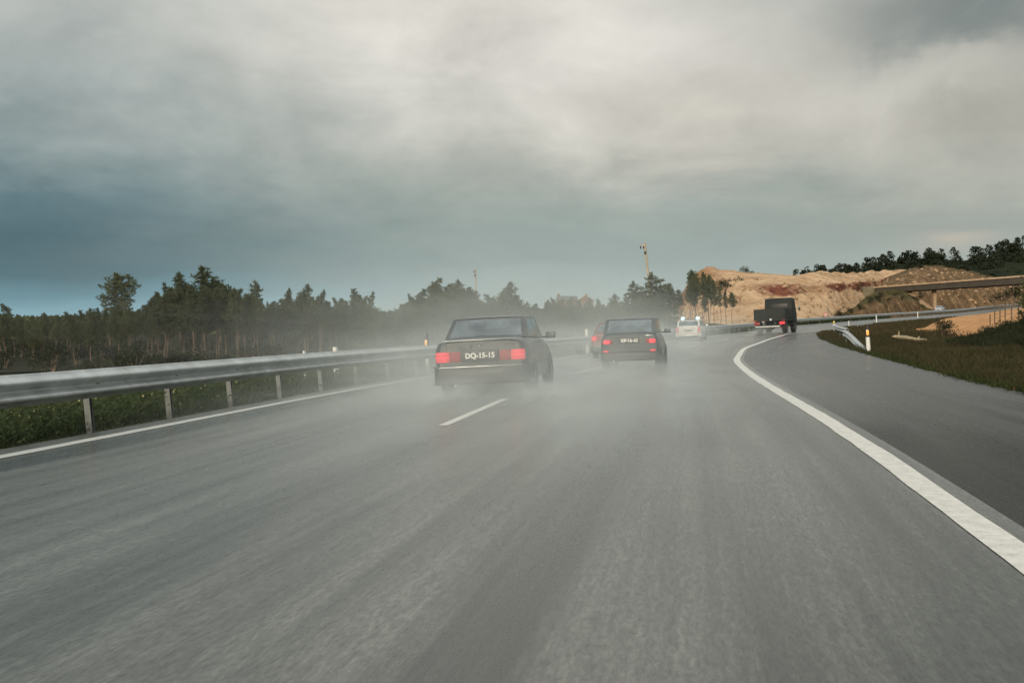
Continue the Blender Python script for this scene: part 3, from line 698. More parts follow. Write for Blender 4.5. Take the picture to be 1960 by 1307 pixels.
def sand_mat():
    m = bpy.data.materials.new('cut_sand'); m.use_nodes = True; t = NT(m.node_tree); b = t.n['Principled BSDF']
    p = t.coord('Object'); uv = t.node('ShaderNodeUVMap', uv_map='UVMap').outputs[0]
    su = t.node('ShaderNodeSeparateXYZ'); t.l.new(uv, su.inputs[0]); u, v = su.outputs[0], su.outputs[1]
    n = t.noise(t.mapping(p, scale=(1, .3, 2.0)), .12, 6, .65, .6); n_f = t.noise(t.mapping(p, scale=(1, .35, 1.6)), .7, 5, .7); big = t.noise(p, .035, 4, .5)
    sand = t.ramp(t.math('ADD', t.math('MULTIPLY', n, .6), t.math('MULTIPLY', n_f, .4)), [(.32, (.25, .14, .075)), (.44, (.46, .30, .17)), (.56, (.59, .41, .25)), (.70, (.74, .55, .375))])
    vd = t.math('ADD', v, t.math('MULTIPLY', t.math('SUBTRACT', big, .5), .16))
    band = t.math('MULTIPLY', t.mapr(vd, .34, .38, smooth=True), t.math('SUBTRACT', 1.0, t.mapr(vd, .49, .54, smooth=True)))
    band = t.math('MULTIPLY', band, t.mapr(n, .36, .50)); band = t.math('MULTIPLY', band, t.mapr(u, .36, .46, smooth=True))
    red = t.ramp(n_f, [(.3, (.085, .028, .020)), (.7, (.26, .095, .055))])
    col = t.mix(band, sand, red)
    scrub = t.math('MULTIPLY', t.mapr(t.noise(p, .09, 6, .7), .60, .66), t.mapr(n_f, .40, .55))
    col = t.mix(t.math('MULTIPLY', scrub, .8), col, (.075, .075, .03))
    rust = t.math('MULTIPLY', t.math('SUBTRACT', 1.0, t.mapr(u, .20, .34, smooth=True)), t.mapr(v, .28, .45))
    col = t.mix(t.math('MULTIPLY', rust, .92), col, t.ramp(n_f, [(.3, (.10, .045, .022)), (.48, (.30, .15, .07)), (.72, (.50, .30, .16))]))
    t.put(b.inputs['Base Color'], col); b.inputs['Roughness'].default_value = .95; b.inputs['Specular IOR Level'].default_value = .1
    bn = t.node('ShaderNodeBump'); bn.inputs['Strength'].default_value = .8; bn.inputs['Distance'].default_value = .6
    t.put(bn.inputs['Height'], n_f); t.l.new(bn.outputs[0], b.inputs['Normal']); return m
M_['sand'] = sand_mat()
base_Y = [(1200, 190), (1240, 178), (1320, 162), (1400, 150), (1451, 138), (1519, 140), (1590, 160), (1640, 205), (1690, 278), (1800, 300)]
crest = [(1200, 608), (1240, 603), (1285, 590), (1305, 566), (1318, 536), (1330, 521), (1350, 517), (1361, 513), (1372, 519), (1400, 519), (1451, 524), (1536, 526), (1637, 522), (1700, 518), (1738, 515), (1800, 513)]
midf = [(1200, 611), (1300, 600), (1320, 572), (1345, 563), (1420, 563), (1500, 566), (1600, 563), (1690, 552), (1800, 545)]
cols = []
for i in range(31):
    x = 1200 + i * 20; bY = interp(base_Y, x); c_ = interp(crest, x); m_ = interp(midf, x)
    lowb = Vector((xat(x, bY), bY, zp(bY) - 1.4))
    cols.append([lowb, at(x, lerp(606, m_, .45), bY + 26), at(x, m_, bY + 46), at(x, lerp(m_, c_, .42), bY + 56), at(x, lerp(m_, c_, .62), bY + 84), at(x, c_, bY + 118), at(x, c_, bY + 118) + Vector((14, 60, -9))])
SAND = strip('sand_hill', cols, 300, 100, 1.0, M_['sand'], 2.)
def rock_mat(name, green_amt):
    m = bpy.data.materials.new(name); m.use_nodes = True; t = NT(m.node_tree); b = t.n['Principled BSDF']
    p = t.coord('Object'); uv = t.node('ShaderNodeUVMap', uv_map='UVMap').outputs[0]
    su = t.node('ShaderNodeSeparateXYZ'); t.l.new(uv, su.inputs[0])
    n = t.noise(t.mapping(p, rot=(0, R(38), 0), scale=(1.4, .4, .5)), .45, 6, .7, .5); nb = t.noise(p, .12, 5, .6); nf = t.noise(p, 1.3, 4, .7)
    rock = t.ramp(n, [(.30, (.055, .035, .020)), (.45, (.13, .083, .043)), (.57, (.21, .135, .07)), (.70, (.40, .28, .17))])
    veg = t.ramp(nf, [(.3, (.034, .030, .013)), (.5, (.082, .070, .028)), (.7, (.14, .11, .05))])
    f = t.math('ADD', su.outputs[1], t.math('MULTIPLY', t.math('SUBTRACT', nb, .5), .8))
    t.put(b.inputs['Base Color'], t.mix(t.mapr(f, green_amt - .12, green_amt + .12), rock, veg))
    b.inputs['Roughness'].default_value = .95; b.inputs['Specular IOR Level'].default_value = .1
    bn = t.node('ShaderNodeBump'); bn.inputs['Strength'].default_value = .8; bn.inputs['Distance'].default_value = .5
    t.put(bn.inputs['Height'], t.math('ADD', n, nf)); t.l.new(bn.outputs[0], b.inputs['Normal']); return m
M_['rock'] = rock_mat('rocky_cutting', .78); M_['bank'] = rock_mat('grassy_bank', .38)
crest2 = [(1660, 545), (1700, 530), (1738, 515), (1771, 507), (1810, 510), (1855, 519), (1893, 528), (1960, 543), (2100, 570)]
cols = []
for i in range(23):
    x = 1660 + i * 20; Y0 = interp([(1660, 285), (1760, 278), (2100, 330)], x); c_ = interp(crest2, x)
    cols.append([Vector((xat(x, Y0), Y0, zp(min(450, Y0)) - 1.5)), at(x, lerp(585, c_, .35), Y0 + 10), at(x, lerp(585, c_, .66), Y0 + 20), at(x, lerp(585, c_, .85), Y0 + 34), at(x, c_, Y0 + 52), at(x, c_, Y0 + 52) + Vector((10, 40, -5))])
ROCKY = strip('rocky_hill', cols, 130, 60, .55, M_['rock'], 5.)
cols = []
for x, c_ in ((1560, 616), (1585, 611), (1608, 603), (1632, 590), (1652, 574), (1672, 563), (1692, 556), (1715, 555), (1735, 560), (1752, 573), (1768, 589), (1784, 598)):
    Y0 = interp([(1560, 150), (1700, 190), (1784, 222)], x)
    lo = Vector((xat(x, Y0), Y0, zp(Y0) - 1.2)); top = at(x, c_, Y0 + 24)
    cols.append([lo, lo.lerp(top, .35) + Vector((0, 0, .25)), lo.lerp(top, .72) + Vector((0, 0, .35)), top, top + Vector((8, 30, -1.5))])
strip('grassy_bank', cols, 90, 50, 1.0, M_['bank'], 9.)
M_['rubble'] = mat('loose_rock', (.34, .23, .14), .9, spec=.1, nscale=.4, namt=.5)
def rubble(src, n, lo, hi, label, vmax):
    mb = MB(); rs = random.Random(n); vs = src.data.vertices; k = int(len(vs) * vmax)
    for _ in range(n):
        c = vs[rs.randrange(k)].co; s_ = lo + (hi - lo) * rs.random() ** 3
        P = [Vector((rs.uniform(.6, 1) * a, rs.uniform(.6, 1) * b, rs.uniform(.4, .9) * c_)) * s_ for a, b, c_ in ((1, 0, 0), (0, 1, 0), (-1, 0, 0), (0, -1, 0))]
        up = Vector((rs.uniform(-.3, .3), rs.uniform(-.3, .3), rs.uniform(.5, .9))) * s_; dn = Vector((0, 0, -.6)) * s_
        for i in range(4):
            mb.poly((c + P[i], c + P[(i + 1) % 4], c + up)); mb.poly((c + P[(i + 1) % 4], c + P[i], c + dn))
    tag(mb.build('rubble', M_['rubble']), label, 'rubble', None, 'stuff')
rubble(SAND, 900, .15, .9, 'loose stones scattered over the cut face of the sand hill', .62)
rubble(ROCKY, 500, .2, 1.1, 'broken rock scattered on the slope behind the bridge', .7)
# low rise that carries the houses, and the wooded ridge far right
M_['scrub'] = mat('scrub_ground', (.075, .070, .030), .95, spec=.1, nscale=.25, namt=.5, bump=.5, bscale=1.5)
cols = []
for i in range(14):
    x = 900 + i * 36; c_ = interp([(900, 612), (1000, 596), (1060, 589), (1140, 590), (1240, 592), (1400, 600)], x)
    top = at(x, c_, 262); cols.append([Vector((xat(x, 195), 195, .3)), at(x, lerp(612, c_, .5), 225), top, top + Vector((5, 60, -1)), top + Vector((5, 160, -6))])
strip('low_hill', cols, 60, 30, .35, M_['scrub'], 14.)
M_['wood_floor'] = mat('woodland_floor', (.016, .022, .011), .95, spec=.05, nscale=.06, namt=.4)
ridge = [(1440, 548), (1529, 533), (1603, 527), (1637, 519), (1704, 505), (1778, 499), (1839, 500), (1893, 494), (1916, 484), (1960, 478), (2100, 455), (2300, 440)]
cols = []
for i in range(22):
    x = 1440 + i * 40; c_ = interp(ridge, x)
    top = at(x, c_, 520); cols.append([Vector((xat(x, 400), 400, 6)), at(x, lerp(585, c_, .5), 455), top, top + Vector((20, 200, -5))])
strip('wooded_ridge', cols, 60, 24, 1.0, M_['wood_floor'], 21., ridge=.3)
# sand mound on the right
cols = []
for x, yb, yt, Y0 in ((1752, 632, 631, 76), (1770, 637, 627, 74), (1788, 643, 617, 72), (1808, 646, 610, 70), (1840, 643, 605, 68), (1880, 632, 600, 67), (1915, 622, 594, 66), (1945, 612, 589, 66), (1975, 608, 588, 66)):
    lo = at(x, yb + 3, Y0); top = at(x, yt, Y0 + 14); cols.append([lo, lo.lerp(top, .5) + Vector((0, 0, .12)), top, top + Vector((4, 10, -.4)), top + Vector((6, 22, -2.5))])
M_['sand_near'] = mat('orange_sand', (.47, .255, .115), .95, spec=.1, nscale=1.1, namt=.28, bump=.6, bscale=4)
strip('sand_mound', cols, 60, 36, .10, M_['sand_near'], 31.)

# ------------------------------------------------------------------ overbridge
def conc(name, base): return mat(name, base, .85, spec=.2, nscale=.9, namt=.25, bump=.3, bscale=5)
M_['conc_light'] = conc('pale_concrete', (.46, .33, .22)); M_['conc_dark'] = conc('shaded_deck_concrete', (.075, .065, .055))  # deck copy is darkened in its colour to carry the underside's shade
pl0 = at(1676, 552, 262); pr0 = at(1985, 529, 222)
brg = empty('overbridge', (pl0.x, pl0.y, zp(250)), 0, 'concrete road bridge on a single pier and an inclined leg over the far carriageway', 'bridge')
def bx(name, m, a, b, wdt, zt0, zb0, zt1, zb1, off=0.):
    """a beam between plan points a and b with its own top and bottom heights, width across"""
    a, b = Vector(a), Vector(b); t_ = (b - a); t_.z = 0; t_.normalize(); n_ = Vector((t_.y, -t_.x, 0))
    P = []
    for p_, zt_, zb_ in ((a, zt0, zb0), (b, zt1, zb1)):
        for o_, z_ in ((off - wdt / 2, zb_), (off + wdt / 2, zb_), (off + wdt / 2, zt_), (off - wdt / 2, zt_)):
            q = p_ + n_ * o_; P.append((q.x, q.y, z_))
    mb = MB(); b0 = len(mb.v); mb.v += P
    for f in ((0, 1, 2, 3), (7, 6, 5, 4), (0, 4, 5, 1), (1, 5, 6, 2), (2, 6, 7, 3), (3, 7, 4, 0)): mb.f.append(list(f)); mb.m.append(0)
    return child(mb, name, m, brg, bevel=.03)
zl, zr = pl0.z, pr0.z
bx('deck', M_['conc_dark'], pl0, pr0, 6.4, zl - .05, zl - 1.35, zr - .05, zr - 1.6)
bx('parapet', M_['conc_light'], pl0, pr0, .35, zl + .22, zl - .10, zr + .26, zr - .12, off=3.37)
bx('parapet', M_['conc_light'], pl0, pr0, .35, zl + .22, zl - .10, zr + .26, zr - .12, off=-3.37)
def deckpt(x):
    # point on the bridge line seen at this column
    best = None
    for i in range(201):
        q = pl0.lerp(pr0, i / 200); d_ = abs(q.x / q.y - ray(x, 600).x / ray(x, 600).y)
        if best is None or d_ < best[0]: best = (d_, q)
    return best[1]
q = deckpt(1788); mb = MB()
mb.box((q.x, q.y, (q.z - 1.0 + zp(240) - 1) / 2), (.62, 1.5, q.z - 1.0 - zp(240) + 1.2)); child(mb, 'pier', M_['conc_light'], brg, bevel=.05)
q0 = deckpt(1728); q1 = deckpt(1774); mb = MB()
mb.tube([(q0.x, q0.y - 2.2, q0.z - 1.1), (q1.x, q1.y - 3.0, zp(235) - .2)], .5, 4); child(mb, 'inclined_leg', M_['conc_light'], brg)
mb = MB(); qa = deckpt(1678); mb.box((qa.x - 2.4, qa.y - 1.5, qa.z - 1.0), (4.6, 4, 2.7)); child(mb, 'abutment', conc('mossy_concrete', (.17, .15, .10)), brg, bevel=.06)

# ------------------------------------------------------------------ foliage
def leaf_mat(name, a, b, sat=.5, nsc=.8):
    m = bpy.data.materials.new(name); m.use_nodes = True; t = NT(m.node_tree); bs = t.n['Principled BSDF']
    oi = t.node('ShaderNodeObjectInfo'); n = t.noise(t.coord('Object'), nsc, 4, .6)
    k = t.math('ADD', t.math('MULTIPLY', n, .75), t.math('MULTIPLY', oi.outputs['Random'], .28))
    t.put(bs.inputs['Base Color'], t.ramp(k, [(.30, a), (.78, b)])); bs.inputs['Roughness'].default_value = .7; bs.inputs['Specular IOR Level'].default_value = .2
    tl = t.node('ShaderNodeBsdfTranslucent'); t.l.new(bs.inputs['Base Color'].links[0].from_socket, tl.inputs[0]); mx = t.node('ShaderNodeMixShader'); mx.inputs[0].default_value = .38
    t.l.new(bs.outputs[0], mx.inputs[1]); t.l.new(tl.outputs[0], mx.inputs[2]); t.l.new(mx.outputs[0], t.n['Material Output'].inputs[0])
    return m
M_['pine'] = leaf_mat('pine_needles', (.054, .072, .032), (.142, .160, .076))
M_['pine_far'] = leaf_mat('far_pine_needles', (.012, .019, .011), (.034, .044, .020))
M_['bush'] = leaf_mat('shrub_leaves', (.012, .018, .008), (.042, .050, .021), nsc=2.)
M_['grass_dry'] = leaf_mat('dry_grass', (.026, .023, .011), (.088, .074, .035), nsc=.5)
M_['grass_green'] = leaf_mat('green_grass', (.028, .042, .012), (.085, .105, .034), nsc=.6)
M_['weed'] = leaf_mat('verge_weeds', (.028, .045, .018), (.084, .110, .050), nsc=1.6)
M_['flower'] = mat('pale_flowers', (.34, .33, .17), .8, nscale=3, namt=.2)
M_['bark'] = mat('pine_bark', (.165, .122, .092), .9, spec=.1, nscale=3, namt=.35, bump=.5, bscale=8)
rnd = random.Random(5)
def tuft(mb, c, r_, n, up=.3, wd=.055):
    for _ in range(n):
        d_ = Vector((rnd.gauss(0, 1), rnd.gauss(0, 1), rnd.gauss(up, .8))).normalized(); l = r_ * rnd.uniform(.6, 1.15)
        s_ = d_.cross(Vector((rnd.gauss(0, 1), rnd.gauss(0, 1), rnd.gauss(0, 1)))).normalized() * wd * rnd.uniform(.7, 1.4)
        p0 = Vector(c) + d_ * l * .1; mb.poly((p0 - s_ * .6, p0 + s_ * .6, p0 + d_ * l * .6 + s_, p0 + d_ * l))
def pine_mesh(h, crown0, rad, shape, dens=1.0, sparse=0.):
    """trunk with limbs, and a crown of needle tufts set along whorled branches"""
    tr = MB(); bend = [Vector((rnd.uniform(-.12, .12) * k, rnd.uniform(-.12, .12) * k, h * k / 6)) for k in range(7)]; bend[0] = Vector((0, 0, -.4))
    tr.tube(bend, [lerp(.105, .02, k / 6) * h / 9 for k in range(7)], 8)
    def trunk_at(z):
        k = max(0, min(5.999, z / h * 6)); i = int(k); return bend[i].lerp(bend[i + 1], k - i) if i else Vector((0, 0, z)).lerp(bend[1], k)
    cr = MB(); z = h * crown0
    for k in range(4):   # dead snags under the crown
        zz = h * rnd.uniform(crown0 * .5, crown0); a = rnd.uniform(0, 6.28); q = trunk_at(zz)
        tr.tube([q, q + Vector((math.cos(a), math.sin(a), .2)) * rnd.uniform(.3, .8)], [.02, .008], 4)
    while z < h * .985:
        t_ = (z - h * crown0) / (h * (1 - crown0))
        if shape == 'round': rr = rad * math.sqrt(max(.06, 1 - (2 * t_ - .85) ** 2 * .85))
        elif shape == 'cone': rr = rad * (min(1, t_ * 4 + .45)) * (1 - t_) ** .75 + .12
        else: rr = rad * (min(1, t_ * 3 + .5)) * (1 - t_ ** 2.2) ** .8 + .14
        nb = max(3, int((5 + 3 * rr / rad) * dens)); a0 = rnd.uniform(0, 6.28)
        for b_ in range(nb):
            if rnd.random() < sparse: continue
            a = a0 + b_ * 6.283 / nb + rnd.uniform(-.35, .35); l = rr * rnd.uniform(.62, 1.22)
            base = trunk_at(z); tip = base + Vector((math.cos(a) * l, math.sin(a) * l, l * rnd.uniform(.12, .55)))
            if rnd.random() < .6: tr.tube([base, base.lerp(tip, .55) - Vector((0, 0, .04 * l)), tip], [.03, .02, .008], 4)
            ns = max(2, int(l / .26))
            for s_ in range(ns):
                f = lerp(.30, 1.0, (s_ + rnd.random() * .5) / ns)
                c = base.lerp(tip, min(1, f)) + Vector((rnd.gauss(0, .14), rnd.gauss(0, .14), rnd.gauss(0, .12)))
                tuft(cr, c, rnd.uniform(.24, .46), 10, .6, .055)
        z += h * (1 - crown0) / 13 * rnd.uniform(.7, 1.25)
    tuft(cr, (bend[6].x, bend[6].y, h - .1), .55, 18, 1.0, .08)
    a = tr.build('trunk', M_['bark']); b = cr.build('crown', M_['pine'])
    me = (a.data, b.data); bpy.data.objects.remove(a); bpy.data.objects.remove(b); return me
PINES = [pine_mesh(9, .42, 1.55, 'cone'), pine_mesh(9, .50, 1.35, 'oval'), pine_mesh(9, .38, 1.75, 'oval'), pine_mesh(9, .55, 1.2, 'cone'), pine_mesh(9, .46, 1.9, 'cone', 1.1),
         pine_mesh(9, .34, 1.5, 'cone'), pine_mesh(9, .60, 1.05, 'oval', .9, .25)]
ROUND = pine_mesh(9, .50, 1.75, 'round', 1.1, .15)
FULL = [pine_mesh(9, .22, 2.1, 'oval', 1.15), pine_mesh(9, .26, 2.4, 'oval', 1.2)]
THIN = [pine_mesh(9, .62, 1.5, 'oval', .9, .2), pine_mesh(9, .66, 1.3, 'round', .9, .2), pine_mesh(9, .58, 1.25, 'cone', .9, .25)]
def tree(x, y, z, h, meshes, label, group, wide=1., name='pine_tree'):
    r_ = empty(name, (x, y, z), rnd.uniform(0, 6.28), label, 'tree', group); s_ = h / 9
    r_.scale = (s_ * wide, s_ * wide, s_); r_.rotation_euler[0] = rnd.gauss(0, .012); r_.rotation_euler[1] = rnd.gauss(0, .018)
    for nm, me in zip(('trunk', 'crown'), meshes):
        o = bpy.data.objects.new(nm, me); COL.objects.link(o); o.parent = r_
    return r_
def ptree(x, ytop, Y, meshes, label, group, wide=1.):
    X = xat(x, Y); zb = ground_z(X, Y); return tree(X, Y, zb, max(2.5, at(x, ytop, Y).z - zb), meshes, label, group, wide)
skyl = [(-200, 592), (0, 596), (60, 603), (130, 598), (180, 590), (280, 580), (300, 558), (330, 548), (440, 548), (470, 556), (520, 578), (560, 562), (610, 570), (650, 574), (690, 562), (712, 578), (745, 598), (775, 582),
        (800, 560), (840, 545), (900, 552), (940, 570), (975, 556), (1010, 578), (1060, 575), (1085, 582), (1100, 580), (1150, 578), (1190, 574), (1230, 560), (1290, 560), (1330, 560)]
LW = 'slender dark pine in the dense wood behind the left guardrail'; LG = 'pines in the wood left of the road'
# trees that stand out
ptree(236, 527, 96, ROUND, 'lone round-headed pine standing clear above its neighbours at the left', 'pines that rise above the wood', 1.15)
ptree(8, 584, 100, PINES[6], 'spindly pine tip poking above the low treetops at the picture left edge', 'pines that rise above the wood')
for x, yt, k, lb, wd in ((388, 515, 2, 'tallest broad pine at the top of the big clump on the left', 1.2), (350, 528, 4, 'broad pine with a pale bare trunk left of the tallest pine', 1.1), (432, 540, 1, 'blunt-topped pine right of the tallest pine', 1.15),
                         (318, 545, 5, 'pointed pine on the left shoulder of the big clump', 1.), (483, 541, 0, 'steep cone-shaped pine alone right of the big clump', 1.05), (580, 548, 4, 'pointed pine rising mid-wood between two thin treetops', .95),
                         (548, 556, 6, 'thin sparse treetop left of a pointed mid-wood pine', .8), (613, 559, 6, 'wispy thin-topped pine right of a pointed mid-wood pine', .8), (682, 555, 0, 'twin-pointed pine near the right end of the dark wood', 1.0), (708, 562, 5, 'last tall narrow pine before the dip in the treeline', .9)):
    ptree(x, yt, rnd.uniform(90, 100), PINES[k], lb, 'pines that rise above the wood', wd)
for x, yt, k, lb, wd in ((832, 535, 1, 'tall hazy pine with a rounded tip just left above the sedan roof', 1.0), (872, 540, 4, 'wide hazy pine beside the tall one above the sedan', 1.1), (978, 543, 2, 'pale hazy pine rising alone right of the sedan roof', 1.1),
                         (790, 565, 5, 'small dense hazy pine left of the tall pair', 1.), (905, 553, 6, 'thin hazy pine under the faint distant pole', .8)):
    ptree(x, yt, rnd.uniform(108, 118), PINES[k], lb, 'pines that rise above the wood', wd)
for i in range(70):
    x = -60 + i * 12.1 + rnd.uniform(-6, 6); Y = rnd.uniform(84, 104)
    ptree(x, interp(skyl, x) + abs(rnd.gauss(0, 8)) - 1, Y, rnd.choice(PINES), LW, LG, rnd.uniform(.8, 1.08))
for i in range(66):
    x = -80 + i * 13.2 + rnd.uniform(-7, 7); Y = rnd.uniform(106, 135)
    ptree(x, interp(skyl, x) + abs(rnd.gauss(0, 8)) + 3, Y, rnd.choice(FULL + PINES + PINES), LW, LG, rnd.uniform(.85, 1.15))
CW = 'hazy green pine in the distant row above the two dark cars'; CG = 'pines above the cars'
for i in range(32):
    x = 770 + i * 16 + rnd.uniform(-8, 8); Y = rnd.uniform(118, 140)
    ptree(x, interp(skyl, x) + abs(rnd.gauss(0, 6)) - 3, Y, rnd.choice(PINES + FULL), CW, CG, rnd.uniform(.95, 1.3))
for i in range(34):
    x = 790 + i * 14 + rnd.uniform(-8, 8); Y = rnd.uniform(104, 150)
    ptree(x, interp(skyl, x) + 10 + abs(rnd.gauss(0, 8)), Y, rnd.choice(FULL + PINES[:3]), CW, CG, rnd.uniform(1.0, 1.4))
for x, yt in ((1060, 571), (1078, 573), (1092, 570), (1112, 574), (1128, 571), (1144, 573)):
    ptree(x, yt, rnd.uniform(140, 165), rnd.choice(PINES), CW, CG, rnd.uniform(.9, 1.2))
for x, yt, wd, lb in ((1255, 527, 1.15, 'big rounded bushy pine right of the tall leaning pole'), (1215, 543, 1.0, 'bushy pine under the foot of the tall leaning pole'), (1282, 545, 1., 'bushy pine on the right flank of the big rounded pine'), (1178, 566, 1., 'low bushy pine left of the tall leaning pole')):
    ptree(x, yt, rnd.uniform(122, 132), FULL[rnd.randint(0, 1)], lb, 'bushy pines by the pole', wd)
SWL = 'thin bare-trunked pine with a small crown in front of the sand hill'
for x, yt in ((1306, 556), (1318, 545), (1327, 536), (1338, 527), (1347, 540), (1358, 538), (1368, 550), (1380, 549), (1391, 556), (1402, 561), (1330, 560), (1352, 562), (1333, 520), (1345, 523), (1322, 531), (1356, 529)):
    ptree(x, yt, rnd.uniform(128, 140), rnd.choice(THIN), SWL, 'thin pines before the sand hill', rnd.uniform(.6, .85))

M_['needles'] = mat('needle_litter', (.026, .028, .015), .95, spec=.05, nscale=.35, namt=.45, bump=.4, bscale=4)
mb = MB(); rows = []
for i in range(46):
    y = 76 + i * 2.4; a = XL(y) - 15 - nz(0, y, .06, 4) * 5
    rows.append([(a - 110 * (j / 40) ** 1.3, y, ground_z(a - 110 * (j / 40) ** 1.3, y) + .05 + .10 * min(1, j)) for j in range(41)])
mb.grid(rows); tag(mb.build('forest_floor', M_['needles'], smooth=True, angle=180), kind='structure')
# far woods: one mass each
def woods(name, spots, label, m, nleaf, mul=1.):
    mb = MB()
    for c, r_, h in spots:
        for _ in range(nleaf):
            t_ = rnd.random(); rr = r_ * math.sqrt(max(.05, 1 - (t_ * 1.1 - .25) ** 2)) * (1.1 - t_ * .5)
            a = rnd.uniform(0, 6.28); k = math.sqrt(rnd.random()) * rr
            q = Vector(c) + Vector((math.cos(a) * k, math.sin(a) * k, t_ * h)); s_ = r_ * .26 * mul * rnd.uniform(.6, 1.3)
            u = Vector((rnd.gauss(0, 1), rnd.gauss(0, 1), rnd.gauss(0, 1))).normalized(); v = u.orthogonal().normalized()
            mb.poly((q - u * s_, q + v * s_ * .7, q + u * s_, q - v * s_ * .6))
    return tag(mb.build(name, m), label, 'woods', None, 'stuff')
sp = []
for i in range(420):
    x = 1520 + rnd.random() ** .9 * 560; c_ = interp(ridge, x); Y = rnd.uniform(485, 530) ; f = rnd.random() ** .8
    yy = lerp(580, c_ + 2, f); q = at(x, yy, lerp(440, 520, f)); sp.append((q, rnd.uniform(2.4, 4.4), rnd.uniform(3.5, 8.5)))
for x, yt in ((1893, 474), (1915, 468), (1948, 462), (1704, 487), (1778, 480), (1730, 489), (1660, 498)):
    q = at(x, interp(ridge, x), 520); sp.append((q, 3.2, (interp(ridge, x) - yt) / 1906 * 520 + 1.5))
woods('woods', sp, 'dark pine woods covering the far ridge at the right', M_['pine_far'], 150, .85)
sp = []
for i in range(120):
    x = -150 + i * 11.5 + rnd.uniform(-6, 6); Y = rnd.uniform(150, 175); X = xat(x, Y); zb = ground_z(X, Y)
    sp.append((Vector((X, Y, zb)), rnd.uniform(2.2, 3.2), max(2.5, at(x, interp(skyl, x) + 14, Y).z - zb - .5)))
woods('woods', sp, 'deeper pine woods filling the gaps behind the left treeline', M_['pine'], 300, .9)
# shrubs
def shrub_mesh(seed, n=420, r_=.9, h=1.2):
    mb = MB(); rs = random.Random(seed); cl = [(rs.uniform(-.5, .5) * r_, rs.uniform(-.5, .5) * r_, rs.uniform(.2, .8) * h, rs.uniform(.25, .5) * r_) for _ in range(9)]
    for _ in range(n):
        cx, cy, cz, cr = rs.choice(cl); d_ = Vector((rs.gauss(0, 1), rs.gauss(0, 1), rs.gauss(.2, .9))).normalized()
        q = Vector((cx, cy, cz)) + d_ * cr * rs.uniform(.5, 1.1); q.z = max(0, q.z)
        u = Vector((rs.gauss(0, 1), rs.gauss(0, 1), rs.gauss(0, 1))).normalized(); v = u.orthogonal().normalized(); s_ = rs.uniform(.04, .085)
        mb.poly((q - u * s_, q + v * s_ * .5, q + u * s_, q - v * s_ * .5))
    st_ = MB()
    for _ in range(5):
        a = rs.uniform(0, 6.28); st_.tube([(0, 0, -.2), (math.cos(a) * .2 * r_, math.sin(a) * .2 * r_, h * .4), (math.cos(a) * .4 * r_, math.sin(a) * .4 * r_, h * .75)], [.03, .02, .008], 5)
    a = mb.build('foliage', M_['bush']); b = st_.build('stem', M_['bark']); me = (a.data, b.data)
    bpy.data.objects.remove(a); bpy.data.objects.remove(b); return me
SHR = [shrub_mesh(k) for k in range(5)]
def shrub(x, y, s_, label, group, z=None, flat=1.):
    r_ = empty('shrub', (x, y, ground_z(x, y) - .05 if z is None else z), rnd.uniform(0, 6.28), label, 'shrub', group); r_.scale = (s_, s_, s_ * flat)
    for nm, me in zip(('foliage', 'stem'), rnd.choice(SHR)):
        o = bpy.data.objects.new(nm, me); COL.objects.link(o); o.parent = r_
for i in range(70):
    Y = rnd.uniform(22, 50); X = GE(Y) + lerp(6.5, 15, rnd.random())
    shrub(X, Y, rnd.uniform(.45, 1.0), 'low dark shrub growing on the shaded bank at the right edge', 'shrubs on the right bank', flat=.7)
for i in range(150):
    x = -60 + (i * 29.3) % 1000 + rnd.uniform(-8, 8); Y = rnd.uniform(68, 138)
    shrub(xat(x, Y), Y, rnd.uniform(1.0, 2.1), 'leafy shrub at the foot of the pines behind the left guardrail', 'undergrowth shrubs below the left pines', flat=.85)
for x, y, Y, s_ in ((1408, 552, 205, 2.6), (1420, 556, 207, 2.2), (1395, 558, 203, 2.4), (1432, 558, 208, 1.6), (1380, 556, 201, 2.6), (1425, 521, 262, 2.0), (1440, 522, 264, 1.3), (1412, 582, 180, 1.3), (1425, 588, 176, 1.1)):
    q = at(x, y, Y); shrub(q.x, Y, s_, 'olive scrub bush growing on the face of the sand hill', 'bushes on the sand hill', q.z - .8)
for i in range(22):
    x = 1740 + i * 8 + rnd.uniform(-5, 5); Y = interp([(1660, 285), (1760, 278), (2100, 330)], x) + 52; q = at(x, interp(crest2, x) + rnd.uniform(0, 9), Y - 4)
    shrub(q.x, Y - 4, rnd.uniform(1.0, 2.2), 'olive scrub bush on the top of the rocky hill behind the bridge', 'bushes on the rocky hill', q.z - .9)
for i in range(16):
    x = 1575 + i * 13 + rnd.uniform(-5, 5); yb = interp([(1575, 613), (1608, 606), (1640, 590), (1672, 568), (1770, 560)], x) + rnd.uniform(-2, 12); Y = interp([(1560, 150), (1700, 192), (1784, 226)], x) + 8
    q = at(x, yb, Y); shrub(q.x, Y, rnd.uniform(.8, 1.6), 'scrubby bush growing on the grassy bank left of the bridge pier', 'bushes on the bridge bank', q.z - .5)
for x, y, Y, s_ in ((1905, 578, 214, 2.2), (1925, 576, 212, 2.8), (1940, 572, 210, 3.0), (1805, 618, 69, .8), (1818, 614, 70, .8), (1798, 610, 74, .7)):
    q = at(x, y, Y); shrub(q.x, Y, s_, 'green bush beside the sandy mound or under the right end of the bridge', 'bushes near the bridge', q.z - .9)
for x, yt, Y, wd in ((1972, 508, 62, .85), (2000, 490, 58, 1.1)):
    ptree(x, yt, Y, FULL[0], 'dark pine cut off by the right edge of the picture', 'pines at the right edge', wd)

